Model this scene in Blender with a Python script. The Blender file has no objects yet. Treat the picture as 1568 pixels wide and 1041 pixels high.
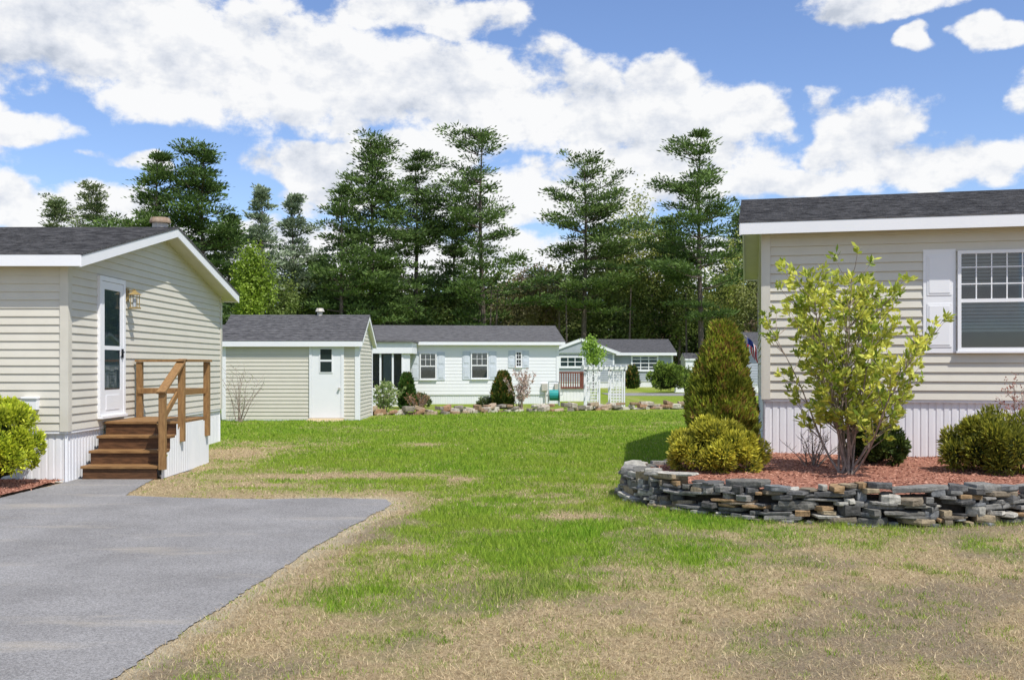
import bpy, math, numpy as np
from mathutils import Vector
F=1524.0; CH=1.6; HY=560.0
def WX(px,Z): return (px-784)*Z/F
def WZ(py,Z): return CH-(py-HY)*Z/F
def G(px,py):
    Z=CH*F/(py-HY); return (WX(px,Z),Z)
R=np.random.default_rng(7)
scene=bpy.context.scene
col=scene.collection

# ------------------------------------------------------------ noise helpers
_lat=np.random.default_rng(3).random((256,256))
def vn(x,y,sc=1.0,off=0):
    x=np.asarray(x)*sc+off*17.3+1000; y=np.asarray(y)*sc+off*7.7+1000
    xi=np.floor(x).astype(int); yi=np.floor(y).astype(int); fx=x-xi; fy=y-yi
    fx=fx*fx*(3-2*fx); fy=fy*fy*(3-2*fy)
    a=_lat[xi%256,yi%256];b=_lat[(xi+1)%256,yi%256];c=_lat[xi%256,(yi+1)%256];d=_lat[(xi+1)%256,(yi+1)%256]
    return (a*(1-fx)+b*fx)*(1-fy)+(c*(1-fx)+d*fx)*fy
def fbm(x,y,sc,off=0,o=4):
    s=0;a=.5;t=0
    for i in range(o):
        s=s+a*vn(x,y,sc*2**i,off+i*3);t+=a;a*=.55
    return s/t
def sstep(a,b,x):
    t=np.clip((x-a)/(b-a),0,1); return t*t*(3-2*t)

# ------------------------------------------------------------ materials
def newmat(name):
    m=bpy.data.materials.new(name); m.use_nodes=True
    nt=m.node_tree; b=nt.nodes['Principled BSDF']; return m,nt,b
def mat(name,c1,c2=None,rough=.8,nscale=6,detail=5,bump=0,bscale=40,spec=.3,stretch=(1,1,1),lo=.35,hi=.65,bdist=.02):
    m,nt,b=newmat(name); N=nt.nodes; K=nt.links
    b.inputs['Roughness'].default_value=rough
    b.inputs['Specular IOR Level'].default_value=spec
    b.inputs['Base Color'].default_value=(*c1,1)
    tc=N.new('ShaderNodeTexCoord'); mp=N.new('ShaderNodeMapping'); mp.inputs['Scale'].default_value=stretch
    K.new(tc.outputs['Object'],mp.inputs['Vector'])
    if c2 is not None:
        n=N.new('ShaderNodeTexNoise'); n.inputs['Scale'].default_value=nscale; n.inputs['Detail'].default_value=detail; n.inputs['Roughness'].default_value=.65
        K.new(mp.outputs[0],n.inputs['Vector'])
        r=N.new('ShaderNodeValToRGB'); r.color_ramp.elements[0].position=lo; r.color_ramp.elements[1].position=hi
        r.color_ramp.elements[0].color=(*c1,1); r.color_ramp.elements[1].color=(*c2,1)
        K.new(n.outputs['Fac'],r.inputs['Fac']); K.new(r.outputs['Color'],b.inputs['Base Color'])
    if bump:
        n=N.new('ShaderNodeTexNoise'); n.inputs['Scale'].default_value=bscale; n.inputs['Detail'].default_value=3
        K.new(mp.outputs[0],n.inputs['Vector'])
        bp=N.new('ShaderNodeBump'); bp.inputs['Strength'].default_value=bump; bp.inputs['Distance'].default_value=bdist
        K.new(n.outputs['Fac'],bp.inputs['Height']); K.new(bp.outputs[0],b.inputs['Normal'])
    return m
def attrmat(name,rough=.7,trans=0.0,spec=.2,nvar=0,nscale=20,bump=0):
    m,nt,b=newmat(name); N=nt.nodes; K=nt.links
    a=N.new('ShaderNodeAttribute'); a.attribute_name='Col'
    out=a.outputs['Color']
    b.inputs['Roughness'].default_value=rough; b.inputs['Specular IOR Level'].default_value=spec
    if nvar:
        tc=N.new('ShaderNodeTexCoord'); n=N.new('ShaderNodeTexNoise'); n.inputs['Scale'].default_value=nscale; n.inputs['Detail'].default_value=6; n.inputs['Roughness'].default_value=.7
        K.new(tc.outputs['Object'],n.inputs['Vector'])
        mr=N.new('ShaderNodeMapRange'); mr.inputs['From Min'].default_value=.3; mr.inputs['From Max'].default_value=.7; mr.inputs['To Min'].default_value=1-nvar; mr.inputs['To Max'].default_value=1+nvar
        K.new(n.outputs['Fac'],mr.inputs['Value'])
        vm=N.new('ShaderNodeVectorMath'); vm.operation='SCALE'; K.new(out,vm.inputs[0]); K.new(mr.outputs[0],vm.inputs['Scale']); out=vm.outputs[0]
        if bump:
            bp=N.new('ShaderNodeBump'); bp.inputs['Strength'].default_value=bump; bp.inputs['Distance'].default_value=.02
            K.new(n.outputs['Fac'],bp.inputs['Height']); K.new(bp.outputs[0],b.inputs['Normal'])
    K.new(out,b.inputs['Base Color'])
    if trans:
        t=N.new('ShaderNodeBsdfTranslucent'); K.new(out,t.inputs['Color']); mx=N.new('ShaderNodeMixShader'); mx.inputs[0].default_value=trans
        K.new(b.outputs[0],mx.inputs[1]); K.new(t.outputs[0],mx.inputs[2]); K.new(mx.outputs[0],N['Material Output'].inputs['Surface'])
    return m
M_beige=mat('vinyl_siding_beige',(.58,.545,.465),(.64,.61,.525),rough=.55,nscale=2.5,lo=.2,hi=.8)
M_beige_trim=mat('beige_trim',(.57,.54,.46),(.62,.59,.51),rough=.5,nscale=3)
M_white=mat('white_vinyl',(.77,.775,.79),(.82,.82,.83),rough=.5,nscale=2,lo=.2,hi=.8)
M_skirt=mat('skirting_white',(.70,.71,.73),(.80,.80,.81),rough=.5,nscale=3,lo=.2,hi=.7,stretch=(1,1,.5))
M_grey=mat('grey_siding',(.33,.36,.39),(.38,.41,.44),rough=.6,nscale=2)
M_shutter=mat('shutter_paint',(.56,.60,.66),(.62,.66,.71),rough=.5,nscale=3)
M_roof=mat('asphalt_shingles',(.045,.045,.048),(.16,.157,.16),rough=.95,nscale=9,detail=7,bump=.6,bscale=90,stretch=(.6,3,3),spec=.1)
M_roof2=mat('light_asphalt_shingles',(.095,.092,.093),(.20,.196,.196),rough=.95,nscale=7,detail=7,bump=.6,bscale=60,stretch=(.6,3,3),spec=.1)
M_black=mat('dark_interior',(.012,.014,.018),rough=.6)
M_blind=mat('blind_slats',(.46,.52,.58),(.54,.59,.64),rough=.5)
M_curtain=mat('curtain',(.20,.28,.32),(.34,.42,.46),rough=.8,nscale=8,stretch=(6,6,1))
M_wood=mat('stained_lumber',(.16,.08,.03),(.32,.18,.07),rough=.6,nscale=5,detail=8,stretch=(1,6,6),bump=.2,bscale=30)
M_wood2=mat('stained_posts',(.20,.105,.04),(.33,.19,.075),rough=.6,nscale=7,detail=8,stretch=(5,5,1),bump=.2,bscale=30)
M_riser=mat('stained_risers',(.06,.028,.012),(.14,.065,.028),rough=.6,nscale=6,stretch=(1,5,5))
M_deck=mat('deck_redwood',(.13,.045,.03),(.20,.075,.05),rough=.7,nscale=5)
M_metal=mat('galvanised_metal',(.45,.43,.40),(.55,.5,.42),rough=.45,nscale=8)
M_brass=mat('aged_brass',(.28,.2,.08),(.38,.28,.12),rough=.35,nscale=10)
M_rust=mat('rusty_cap',(.22,.14,.09),(.36,.28,.2),rough=.7,nscale=12)
M_bark=mat('bark',(.07,.055,.045),(.16,.13,.11),rough=.95,nscale=6,stretch=(3,3,.6),bump=.7,bscale=14,bdist=.05)
M_twig=mat('twig_bark',(.19,.14,.11),(.34,.27,.22),rough=.9,nscale=20)
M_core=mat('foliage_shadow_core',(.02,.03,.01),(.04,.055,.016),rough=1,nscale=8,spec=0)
M_teal=mat('teal_plastic',(.02,.25,.24),(.03,.3,.28),rough=.4)
M_leaf=attrmat('leaves',rough=.55,trans=.35,spec=.3)
M_needle=attrmat('needles',rough=.7,trans=.2,spec=.15)
M_stone=attrmat('fieldstone',rough=.85,nvar=.5,nscale=14,bump=.9,spec=.25)
M_grass=attrmat('grass_blades',rough=.7,trans=.3,spec=.15)
M_chip=attrmat('mulch_chips',rough=.9,spec=.1)
def glassmat():
    m,nt,b=newmat('window_glass'); N=nt.nodes; K=nt.links
    g=N.new('ShaderNodeBsdfGlossy'); g.inputs['Roughness'].default_value=.02; g.inputs['Color'].default_value=(.9,.95,1,1)
    t=N.new('ShaderNodeBsdfTransparent'); t.inputs['Color'].default_value=(.75,.8,.8,1)
    f=N.new('ShaderNodeFresnel'); f.inputs['IOR'].default_value=1.9
    mx=N.new('ShaderNodeMixShader'); K.new(f.outputs[0],mx.inputs[0]); K.new(t.outputs[0],mx.inputs[1]); K.new(g.outputs[0],mx.inputs[2])
    K.new(mx.outputs[0],N['Material Output'].inputs['Surface']); return m
M_glass=glassmat()

# ------------------------------------------------------------ mesh builder
def empty(name,loc=(0,0,0),rot=0,parent=None):
    o=bpy.data.objects.new(name,None); o.location=loc; o.rotation_euler=(0,0,rot); o.empty_display_size=.3
    col.objects.link(o)
    if parent: o.parent=parent
    return o
class MB:
    def __init__(s,T=None): s.v=[];s.f=[];s.c=[];s.T=T
    def add(s,vs,fs,c=None):
        b=len(s.v)
        for p in vs:
            if s.T: p=s.T(*p)
            s.v.append(tuple(p))
            if c is not None: s.c.append(c)
        for f in fs: s.f.append([i+b for i in f])
    def quad(s,a,b,c,d): s.add([a,b,c,d],[(0,1,2,3)])
    def box(s,a,b,c=None):
        x0,y0,z0=a;x1,y1,z1=b
        s.add([(x0,y0,z0),(x1,y0,z0),(x1,y1,z0),(x0,y1,z0),(x0,y0,z1),(x1,y0,z1),(x1,y1,z1),(x0,y1,z1)],
              [(0,3,2,1),(4,5,6,7),(0,1,5,4),(1,2,6,5),(2,3,7,6),(3,0,4,7)],c)
    def beam(s,p,q,w,h):
        p=Vector(p);q=Vector(q);d=(q-p).normalized(); up=Vector((0,0,1))
        if abs(d.z)>.95: up=Vector((0,1,0))
        a=d.cross(up).normalized()*w/2; b=a.cross(d).normalized()*h/2
        s.add([p-a-b,p+a-b,p+a+b,p-a+b,q-a-b,q+a-b,q+a+b,q-a+b],[(0,3,2,1),(4,5,6,7),(0,1,5,4),(1,2,6,5),(2,3,7,6),(3,0,4,7)])
    def tube(s,pts,rad,n=6,c=None):
        pts=[Vector(p) for p in pts]; vs=[];fs=[]
        for i,p in enumerate(pts):
            d=(pts[min(i+1,len(pts)-1)]-pts[max(i-1,0)]).normalized()
            u=Vector((0,0,1)) if abs(d.z)<.9 else Vector((1,0,0))
            a=d.cross(u).normalized();b=a.cross(d)
            for k in range(n):
                t=2*math.pi*k/n; vs.append(p+(a*math.cos(t)+b*math.sin(t))*rad[i])
        for i in range(len(pts)-1):
            for k in range(n):
                fs.append((i*n+k,i*n+(k+1)%n,(i+1)*n+(k+1)%n,(i+1)*n+k))
        fs.append(tuple(range(n))); fs.append(tuple((len(pts)-1)*n+k for k in range(n)))
        s.add(vs,fs,c)
    def build(s,name,m,parent=None,smooth=False,bevel=0):
        me=bpy.data.meshes.new(name); me.from_pydata(s.v,[],s.f); me.materials.append(m)
        if s.c:
            a=me.color_attributes.new('Col','FLOAT_COLOR','POINT')
            a.data.foreach_set('color',np.c_[np.array(s.c),np.ones(len(s.c))].ravel())
        if smooth:
            me.polygons.foreach_set('use_smooth',[True]*len(me.polygons))
        me.update()
        o=bpy.data.objects.new(name,me); col.objects.link(o)
        if parent: o.parent=parent
        if bevel:
            b=o.modifiers.new('b','BEVEL'); b.width=bevel; b.segments=2
        return o
def npmesh(name,V,Q,C,m,parent=None,smooth=False):
    me=bpy.data.meshes.new(name); n=len(Q);k=Q.shape[1]
    me.vertices.add(len(V)); me.vertices.foreach_set('co',V.astype(np.float32).ravel())
    me.loops.add(n*k); me.loops.foreach_set('vertex_index',Q.astype(np.int32).ravel())
    me.polygons.add(n); me.polygons.foreach_set('loop_start',np.arange(0,n*k,k,dtype=np.int32))
    try: me.polygons.foreach_set('loop_total',np.full(n,k,dtype=np.int32))
    except Exception: pass
    if smooth: me.polygons.foreach_set('use_smooth',np.ones(n,dtype=bool))
    me.materials.append(m); me.update(calc_edges=True); me.validate()
    if C is not None:
        a=me.color_attributes.new('Col','FLOAT_COLOR','POINT')
        a.data.foreach_set('color',np.c_[C,np.ones(len(C))].astype(np.float32).ravel())
    o=bpy.data.objects.new(name,me); col.objects.link(o)
    if parent: o.parent=parent
    return o
def unit(v): return v/np.maximum(np.linalg.norm(v,axis=-1,keepdims=True),1e-6)
def leaves(name,C,D,L,W,colr,m,parent=None,mid=.5):
    n=len(C); L=np.broadcast_to(L,(n,))[:,None]; W=np.broadcast_to(W,(n,))[:,None]
    S=unit(np.cross(D,R.normal(size=(n,3))))
    V=np.stack([C,C+D*L*mid+S*W/2,C+D*L,C+D*L*mid-S*W/2],1).reshape(-1,3)
    Q=np.arange(4*n).reshape(n,4)
    return npmesh(name,V,Q,np.repeat(colr,4,axis=0),m,parent)

# ------------------------------------------------------------ building parts
def frameT(O,d):
    n=(d[1],-d[0])
    return lambda s,o,z:(O[0]+d[0]*s+n[0]*o, O[1]+d[1]*s+n[1]*o, z)
def siding(mb,L,z0,ze,zr=None,pitch=.115,lip=.018):
    z=z0; top=zr if zr else ze
    def lim(zz):
        if zr is None or zz<=ze: return 0,L
        t=min((zz-ze)/(zr-ze),1)*L/2; return t,L-t
    while z<top-1e-4:
        z2=min(z+pitch,top); a,b=lim(z); c,d=lim(z2)
        mb.quad((a,lip,z),(b,lip,z),(d,.002,z2),(c,.002,z2))
        mb.quad((a,0,z),(b,0,z),(b,lip,z),(a,lip,z))
        z=z2
def ribbed(mb,L,z0,z1,p=.1,dep=.008,o0=-.03):
    s=0
    while s<L-1e-4:
        s2=min(s+p,L); m=min(s+p*.3,L); g=min(s+p*.36,L)
        mb.quad((s,o0,z0),(m,o0,z0),(m,o0,z1),(s,o0,z1))
        mb.quad((m,o0,z0),(g,o0+dep,z0),(g,o0+dep,z1),(m,o0,z1))
        mb.quad((g,o0+dep,z0),(s2,o0+dep,z0),(s2,o0+dep,z1),(g,o0+dep,z1))
        mb.quad((s2,o0+dep,z0),(s2,o0,z0),(s2,o0,z1),(s2,o0+dep,z1))
        s=s2
def home(name,loc,rot,L,W,zb,zs,ze,zr,oe=.25,orr=.3,siding_m=None,pitch=.115,fas=.15,trim_m=None,skirt_m=None,trim_w=.09,roof_m=None,lip=.018):
    E=empty(name,loc,rot); siding_m=siding_m or M_beige; trim_m=trim_m or M_beige_trim; roof_m=roof_m or M_roof
    core=MB(); core.box((.06,.06,zb),(L-.06,W-.06,ze)); core.build('wall_core',siding_m,E)
    walls=[((0,0),(1,0),L,None),((L,0),(0,1),W,zr-.06),((L,W),(-1,0),L,None),((0,W),(0,-1),W,zr-.06)]
    sd=MB(); sk=MB(); tr=MB()
    for O,d,ln,g in walls:
        T=frameT(O,d); sd.T=T; sk.T=T; tr.T=T
        siding(sd,ln,zs,ze,g,pitch,lip)
        ribbed(sk,ln,zb,zs)
        tr.box((-.002,.0,zs-.01),(trim_w,.028,ze)); tr.box((ln-trim_w,.0,zs-.01),(ln+.026,.026,ze))
        sk.box((0,-.02,zs-.04),(ln,.01,zs-.003))
    sd.build('siding',siding_m,E); sk.build('skirting',skirt_m or M_skirt,E); tr.build('corner_trim',trim_m,E)
    x0,x1=-orr,L+orr; yr=W/2; sl=(zr-ze)/(W/2); zE=ze-sl*oe
    ro=MB()
    for sgn in (0,1):
        Y=(lambda y:y) if sgn==0 else (lambda y:W-y)
        n=int(math.hypot(W/2+oe,zr-zE)/.14); 
        for i in range(n):
            t0=i/n;t1=(i+1)/n
            ya=-oe-.02+(yr+oe+.02)*t0; yb=-oe-.02+(yr+oe+.02)*t1
            za=zE+(zr-zE)*t0+.055; zb_=zE+(zr-zE)*t1+.04
            ro.quad((x0-.02,Y(ya),za),(x1+.02,Y(ya),za),(x1+.02,Y(yb),zb_),(x0-.02,Y(yb),zb_))
            ro.quad((x0-.02,Y(ya),za-.018),(x1+.02,Y(ya),za-.018),(x1+.02,Y(ya),za),(x0-.02,Y(ya),za))
        for xx in (x0-.02,x1+.02):
            ro.quad((xx,Y(-oe-.02),zE+.02),(xx,Y(-oe-.02),zE+.055),(xx,yr,zr+.05),(xx,yr,zr+.01))
    ro.build('roof_shingles',roof_m,E)
    fa=MB()
    fa.box((x0,-oe-.015,zE-fas+.03),(x1,-oe+.012,zE+.034)); fa.box((x0,W+oe-.012,zE-fas+.03),(x1,W+oe+.015,zE+.034))
    for xa,xb in ((x0-.012,x0+.015),(x1-.015,x1+.012)):
        for Y in ((lambda y:y),(lambda y:W-y)):
            y0,y1=-oe-.012,yr
            fa.add([(xa,Y(y0),zE-fas+.02),(xb,Y(y0),zE-fas+.02),(xb,Y(y1),zr-fas+.02),(xa,Y(y1),zr-fas+.02),
                    (xa,Y(y0),zE+.03),(xb,Y(y0),zE+.03),(xb,Y(y1),zr+.025),(xa,Y(y1),zr+.025)],
                   [(0,1,2,3),(4,5,6,7),(0,1,5,4),(1,2,6,5),(2,3,7,6),(3,0,4,7)])
    fa.build('fascia',M_white,E)
    so=MB()
    for Y in ((lambda y:y),(lambda y:W-y)):
        so.quad((x0,Y(-oe),zE-fas+.05),(x1,Y(-oe),zE-fas+.05),(x1,Y(yr),zr-fas+.05),(x0,Y(yr),zr-fas+.05))
        so.quad((x0,Y(-oe),zE+.0),(x1,Y(-oe),zE+.0),(x1,Y(yr),zr+.0),(x0,Y(yr),zr+.0))
    so.build('soffit',trim_m,E)
    return E
def window(E,name,O,d,s0,s1,z0,z1,cols=0,rows=0,shut=0,fill='dark',fw=.05,split=True,m_frame=None,lower_grid=False,mw=.018):
    T=frameT(O,d); mf=m_frame or M_white
    P=empty(name,parent=E)
    b=MB(T); b.box((s0,.019,z0),(s1,.024,z1)); b.build('interior',M_curtain if fill=='curtain' else M_black,P)
    if fill=='blind':
        b=MB(T); z=z0+.26
        while z<z1-.06:
            if z<z0+(z1-z0)*.5 or z>z0+(z1-z0)*.62:
                hh=.034 if z<z0+(z1-z0)*.5 else .016
                b.add([(s0+fw,.026,z),(s1-fw,.026,z),(s1-fw,.038,z+hh),(s0+fw,.038,z+hh)],[(0,1,2,3)])
            z+=.048
        b.build('blinds',M_blind,P)
    g=MB(T); g.quad((s0+fw*.5,.045,z0+.02),(s1-fw*.5,.045,z0+.02),(s1-fw*.5,.045,z1-.02),(s0+fw*.5,.045,z1-.02)); g.build('glass',M_glass,P)
    f=MB(T)
    f.box((s0,.0,z0),(s0+fw,.07,z1)); f.box((s1-fw,.0,z0),(s1,.07,z1)); f.box((s0+fw,.0,z1-fw),(s1-fw,.068,z1)); f.box((s0+fw,.0,z0),(s1-fw,.068,z0+fw))
    f.box((s0-.02,.0,z0-.03),(s1+.02,.085,z0-.001))
    if split: zm=(z0+z1)/2; f.box((s0+fw,.03,zm-.025),(s1-fw,.062,zm+.025))
    else: zm=z0
    for i in range(1,cols):
        x=s0+fw+(s1-s0-2*fw)*i/cols
        f.box((x-mw/2,.04,zm+.025 if split else z0+fw),(x+mw/2,.052,z1-fw))
        if lower_grid and split: f.box((x-mw/2,.04,z0+fw),(x+mw/2,.052,zm-.025))
    for j in range(1,rows):
        z=zm+(z1-zm)*j/rows; f.box((s0+fw,.039,z-mw/2),(s1-fw,.0535,z+mw/2))
        if lower_grid and split:
            z=z0+(zm-z0)*j/rows; f.box((s0+fw,.039,z-mw/2),(s1-fw,.0535,z+mw/2))
    f.build('frame',mf,P)
    if shut:
        h=MB(T)
        for a in (s0-shut-.02,s1+.02):
            h.box((a,.0,z0-.03),(a+shut,.03,z1+.03))
            zc=(z0+z1)/2+.03
            for q0,q1 in ((z0+.03,zc-.04),(zc+.03,z1-.03)):
                h.box((a+.05,.0,q0+.02),(a+shut-.05,.037,q1-.02)); h.box((a+.075,.0,q0+.05),(a+shut-.075,.043,q1-.05))
        h.build('shutters',M_white if shut>.4 else M_shutter,P,bevel=.003)
    return P

# ============================================================ LEFT HOME
LX=-6.1; LY=13.65; LWd=7.2
LL=16.0
H1=home('manufactured_home',(LX-LL,LY,0),0,LL,LWd,0.0,.71,3.12,3.96,oe=.26,orr=.30,pitch=.112)
T=frameT((LL,0),(0,1))
D=empty('storm_door',parent=H1)
s0,s1=14.62-LY,15.58-LY; zb,zt=.86,2.93
b=MB(T); b.box((s0,0,zb),(s0+.07,.055,zt)); b.box((s1-.07,0,zb),(s1,.055,zt)); b.box((s0+.07,0,zt-.07),(s1-.07,.055,zt)); b.box((s0,.0,zb-.04),(s1,.09,zb-.002)); b.build('door_casing',M_white,D)
b=MB(T); 
a0,a1=s0+.075,s1-.075
b.box((a0,.01,zb),(a0+.10,.045,zt-.075)); b.box((a1-.10,.01,zb),(a1,.045,zt-.075)); b.box((a0+.1,.01,zt-.19),(a1-.1,.045,zt-.075)); b.box((a0+.1,.01,zb),(a1-.1,.045,zb+.38)); b.box((a0+.1,.012,1.84),(a1-.1,.043,1.90))
b.box((a0+.15,.01,zb+.08),(a1-.15,.052,zb+.30))
b.build('door_leaf',M_white,D)
b=MB(T); b.box((a0+.1,.019,zb+.38),(a1-.1,.024,zt-.19)); b.build('inner_door',M_curtain,D)
b=MB(T); b.quad((a0+.1,.034,zb+.38),(a1-.1,.034,zb+.38),(a1-.1,.034,zt-.19),(a0+.1,.034,zt-.19)); b.build('glass',M_glass,D)
b=MB(T); b.box((a1-.07,.045,1.72),(a1-.04,.07,1.86)); b.box((a1-.14,.07,1.80),(a1-.04,.085,1.82)); b.build('handle',M_black,D)
Lm=empty('wall_lantern',parent=H1)
sc=s1+.16
b=MB(T); b.box((sc-.05,.0,2.62),(sc+.05,.03,2.82)); b.beam((sc,.0,2.76),(sc,.14,2.80),.02,.02); b.beam((sc,.14,2.80),(sc,.14,2.74),.02,.02)
for dx in (-.055,.045):
    for dy in (.085,.185): b.box((sc+dx,dy,2.52),(sc+dx+.01,dy+.01,2.72))
b.box((sc-.07,.07,2.50),(sc+.07,.21,2.525)); b.add([(sc-.08,.06,2.72),(sc+.08,.06,2.72),(sc+.08,.22,2.72),(sc-.08,.22,2.72),(sc,.14,2.80)],[(0,1,4),(1,2,4),(2,3,4),(3,0,4),(0,1,2,3)])
b.build('lantern_frame',M_brass,Lm)
b=MB(T); b.box((sc-.02,.12,2.53),(sc+.02,.16,2.66)); b.build('lantern_candle',M_blind,Lm)
b=MB(frameT((0,0),(1,0))); sx=LL-(LX-WX(50,LY)); b.box((sx-.1,.0,1.0),(sx+.1,.09,1.16)); b.box((sx-.11,.0,1.15),(sx+.11,.11,1.175)); b.tube([(sx-.02,.03,.72),(sx-.02,.03,1.0)],[.018,.018]); b.build('outlet_box',M_white,H1,bevel=.004)
b=MB(); cx=LL-.05; b.tube([(cx,3.75,3.9),(cx,3.75,4.09)],[.13,.13],14); b.build('flue_pipe',M_metal,H1,smooth=False)
b=MB(); b.tube([(cx,3.75,4.09),(cx,3.75,4.12),(cx,3.75,4.18)],[.18,.18,.16],14); b.build('flue_cap',M_rust,H1)

# ---- wooden steps
S=empty('wooden_porch_steps')
xa,xb=-6.06,-4.98; y0=14.0; nst=4; rh=.775/4; td=.27
tr=MB(); rs=MB()
for i in range(nst-1):
    z=rh*(i+1); ya=y0+td*i
    tr.box((xa,ya-.03,z-.038),(xb,ya+.115,z)); tr.box((xa,ya+.12,z-.038),(xb,ya+td-.002,z))
    rs.box((xa+.02,ya,z-rh+.0),(xb-.02,ya+.025,z-.04))
yl=y0+td*(nst-1); zl=.775
rs.box((xa+.02,yl,zl-rh),(xb-.02,yl+.025,zl-.04))
y=yl-.03
while y<16.2:
    tr.box((xa,y,zl-.038),(xb+.02,min(y+.135,16.22),zl)); y+=.14
tr.build('treads',M_wood,S,bevel=.004); rs.build('risers',M_riser,S)
sp=MB(frameT((xb+.045,y0+.0),(0,1)))
L=2.2; s=0.02
while s<L:
    s2=min(s+.1,L)
    zt=min(zl-.05,(.12+(s)/(yl-y0)*(zl-.17))); zt2=min(zl-.05,(.12+(s2)/(yl-y0)*(zl-.17)))
    sp.add([(s,0,0.01),(s+.065,0,0.01),(s+.065,0,zt+(zt2-zt)*.65),(s,0,zt)],[(0,1,2,3)])
    sp.add([(s+.065,0,0.01),(s+.08,-.008,0.01),(s+.08,-.008,zt2-.004),(s+.065,0,zt+(zt2-zt)*.65)],[(0,1,2,3)])
    sp.add([(s+.08,-.008,0.01),(s2,0,0.01),(s2,0,zt2),(s+.08,-.008,zt2-.004)],[(0,1,2,3)])
    s=s2
sp.build('side_skirting',M_skirt,S)
r=MB()
pb=.09
def post(x,y,z0,z1): r.box((x-pb/2,y-pb/2,z0),(x+pb/2,y+pb/2,z1))
xr=xb-.03; yf=y0+.02; yu=14.68; yb_=16.05
post(xr+.09,yf,.14,1.26); post(xr+.09,yu+.15,zl-.3,1.64); post(xr+.09,yb_,zl-.3,1.66); post(xa+.06,yb_,zl,1.66)
r.beam((xa+.0,yb_,1.68),(xr+.16,yb_,1.68),.13,.036)
r.beam((xr+.09,yu+.05,1.68),(xr+.09,yb_+.05,1.682),.125,.036)
r.beam((xa+.05,yb_-.05,1.2),(xr+.09,yb_-.05,1.2),.036,.09)
r.beam((xr+.03,yu+.1,1.2),(xr+.03,yb_,1.2),.036,.09)
r.beam((xr+.09,yf-.08,1.22),(xr+.09,yu+.2,1.69),.125,.036)
r.beam((xr+.03,yf,.74),(xr+.03,yu+.15,1.2),.036,.09)
r.build('railing',M_wood2,S,bevel=.004)

# ============================================================ RIGHT HOME
RX,RY=3.62,14.35; RA=-math.radians(13.5)
H2=home('manufactured_home',(RX,RY,0),RA,16.0,7.4,0.2,1.13,3.66,4.56,oe=.28,orr=.32,pitch=.128,fas=.16,trim_w=.1,lip=.024)
def rs_(px):
    t=(px-784)/F; c,s=math.cos(RA),math.sin(RA)
    return (t*RY-RX)/(c-t*s)
a=rs_(1465)
window(H2,'double_hung_window',(0,0),(1,0),a,a+1.25,WZ(537,13.6),WZ(383,13.6),cols=6,rows=3,shut=.42,fill='blind',fw=.045,mw=.016)
window(H2,'double_hung_window_b',(0,0),(1,0),a+4,a+5.2,WZ(537,13.6),WZ(383,13.6),cols=6,rows=3,shut=.42,fill='blind',fw=.045,mw=.016)

# ============================================================ SHED
SZ=28.7
sx0=WX(341,SZ); sx1=WX(549,SZ)
SH=home('storage_shed',(sx0,SZ,0),0,sx1-sx0,2.7,0.0,.06,WZ(520,SZ),WZ(484,SZ+1.35),oe=.15,orr=.12,pitch=.11,fas=.15,trim_m=M_white,trim_w=.1)
T=frameT((0,0),(1,0)); d0=WX(474,SZ)-sx0; d1=WX(527,SZ)-sx0
D=empty('shed_door',parent=SH)
b=MB(T); zt=WZ(524,SZ); b.box((d0,0,.1),(d0+.08,.05,zt)); b.box((d1-.08,0,.1),(d1,.05,zt)); b.box((d0+.08,0,zt-.08),(d1-.08,.05,zt)); b.box((d0+.084,0,.1),(d1-.084,.035,zt-.084)); b.build('door',M_white,D)
w0=WX(489.5,SZ)-sx0; w1=WX(510,SZ)-sx0
b=MB(T); b.box((w0,.036,WZ(571,SZ)),(w1,.05,WZ(533,SZ))); b.build('door_window_frame',M_white,D)
b=MB(T)
zz=WZ(571,SZ);zt_=WZ(533,SZ)
b.box((w0+.03,.05,zz+.03),(w1-.03,.053,zz+(zt_-zz)*.46)); b.box((w0+.03,.05,zz+(zt_-zz)*.54),(w1-.03,.053,zt_-.03))
b.build('door_window_glass',mat('dark_glass',(.02,.03,.03),rough=.08,spec=.6),D)
b=MB(T); b.tube([(d1-.13,.03,.95),(d1-.13,.1,.95)],[.03,.035],8); b.build('knob',M_metal,D)
b=MB(); b.tube([((476-341)/53.1,1.35,WZ(484,SZ+1.3)),((476-341)/53.1,1.35,WZ(476,SZ+1.3))],[.08,.08],8); b.tube([((476-341)/53.1,1.35,WZ(477,SZ+1.3)),((476-341)/53.1,1.35,WZ(472,SZ+1.3))],[.14,.1],8); b.build('roof_vent',M_metal,SH)
b=MB(); b.add([(d0-.05,-.55,.0),(d1+.05,-.55,.0),(d1+.0,-.0,.1),(d0,-.0,.1),(d0-.05,-.55,-.05),(d1+.05,-.55,-.05)],[(0,1,2,3),(0,1,5,4)]); b.build('door_ramp',mat('pale_lumber',(.42,.33,.2),(.5,.4,.25),nscale=6,stretch=(8,1,1)),SH)
b=MB(frameT((sx1-sx0,0),(0,1))); b.box((.0,.02,0.0),(.13,.034,WZ(520,SZ))); b.box((2.55,.02,0),(2.7,.034,WZ(520,SZ))); b.build('white_corner_boards',M_white,SH)

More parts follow.
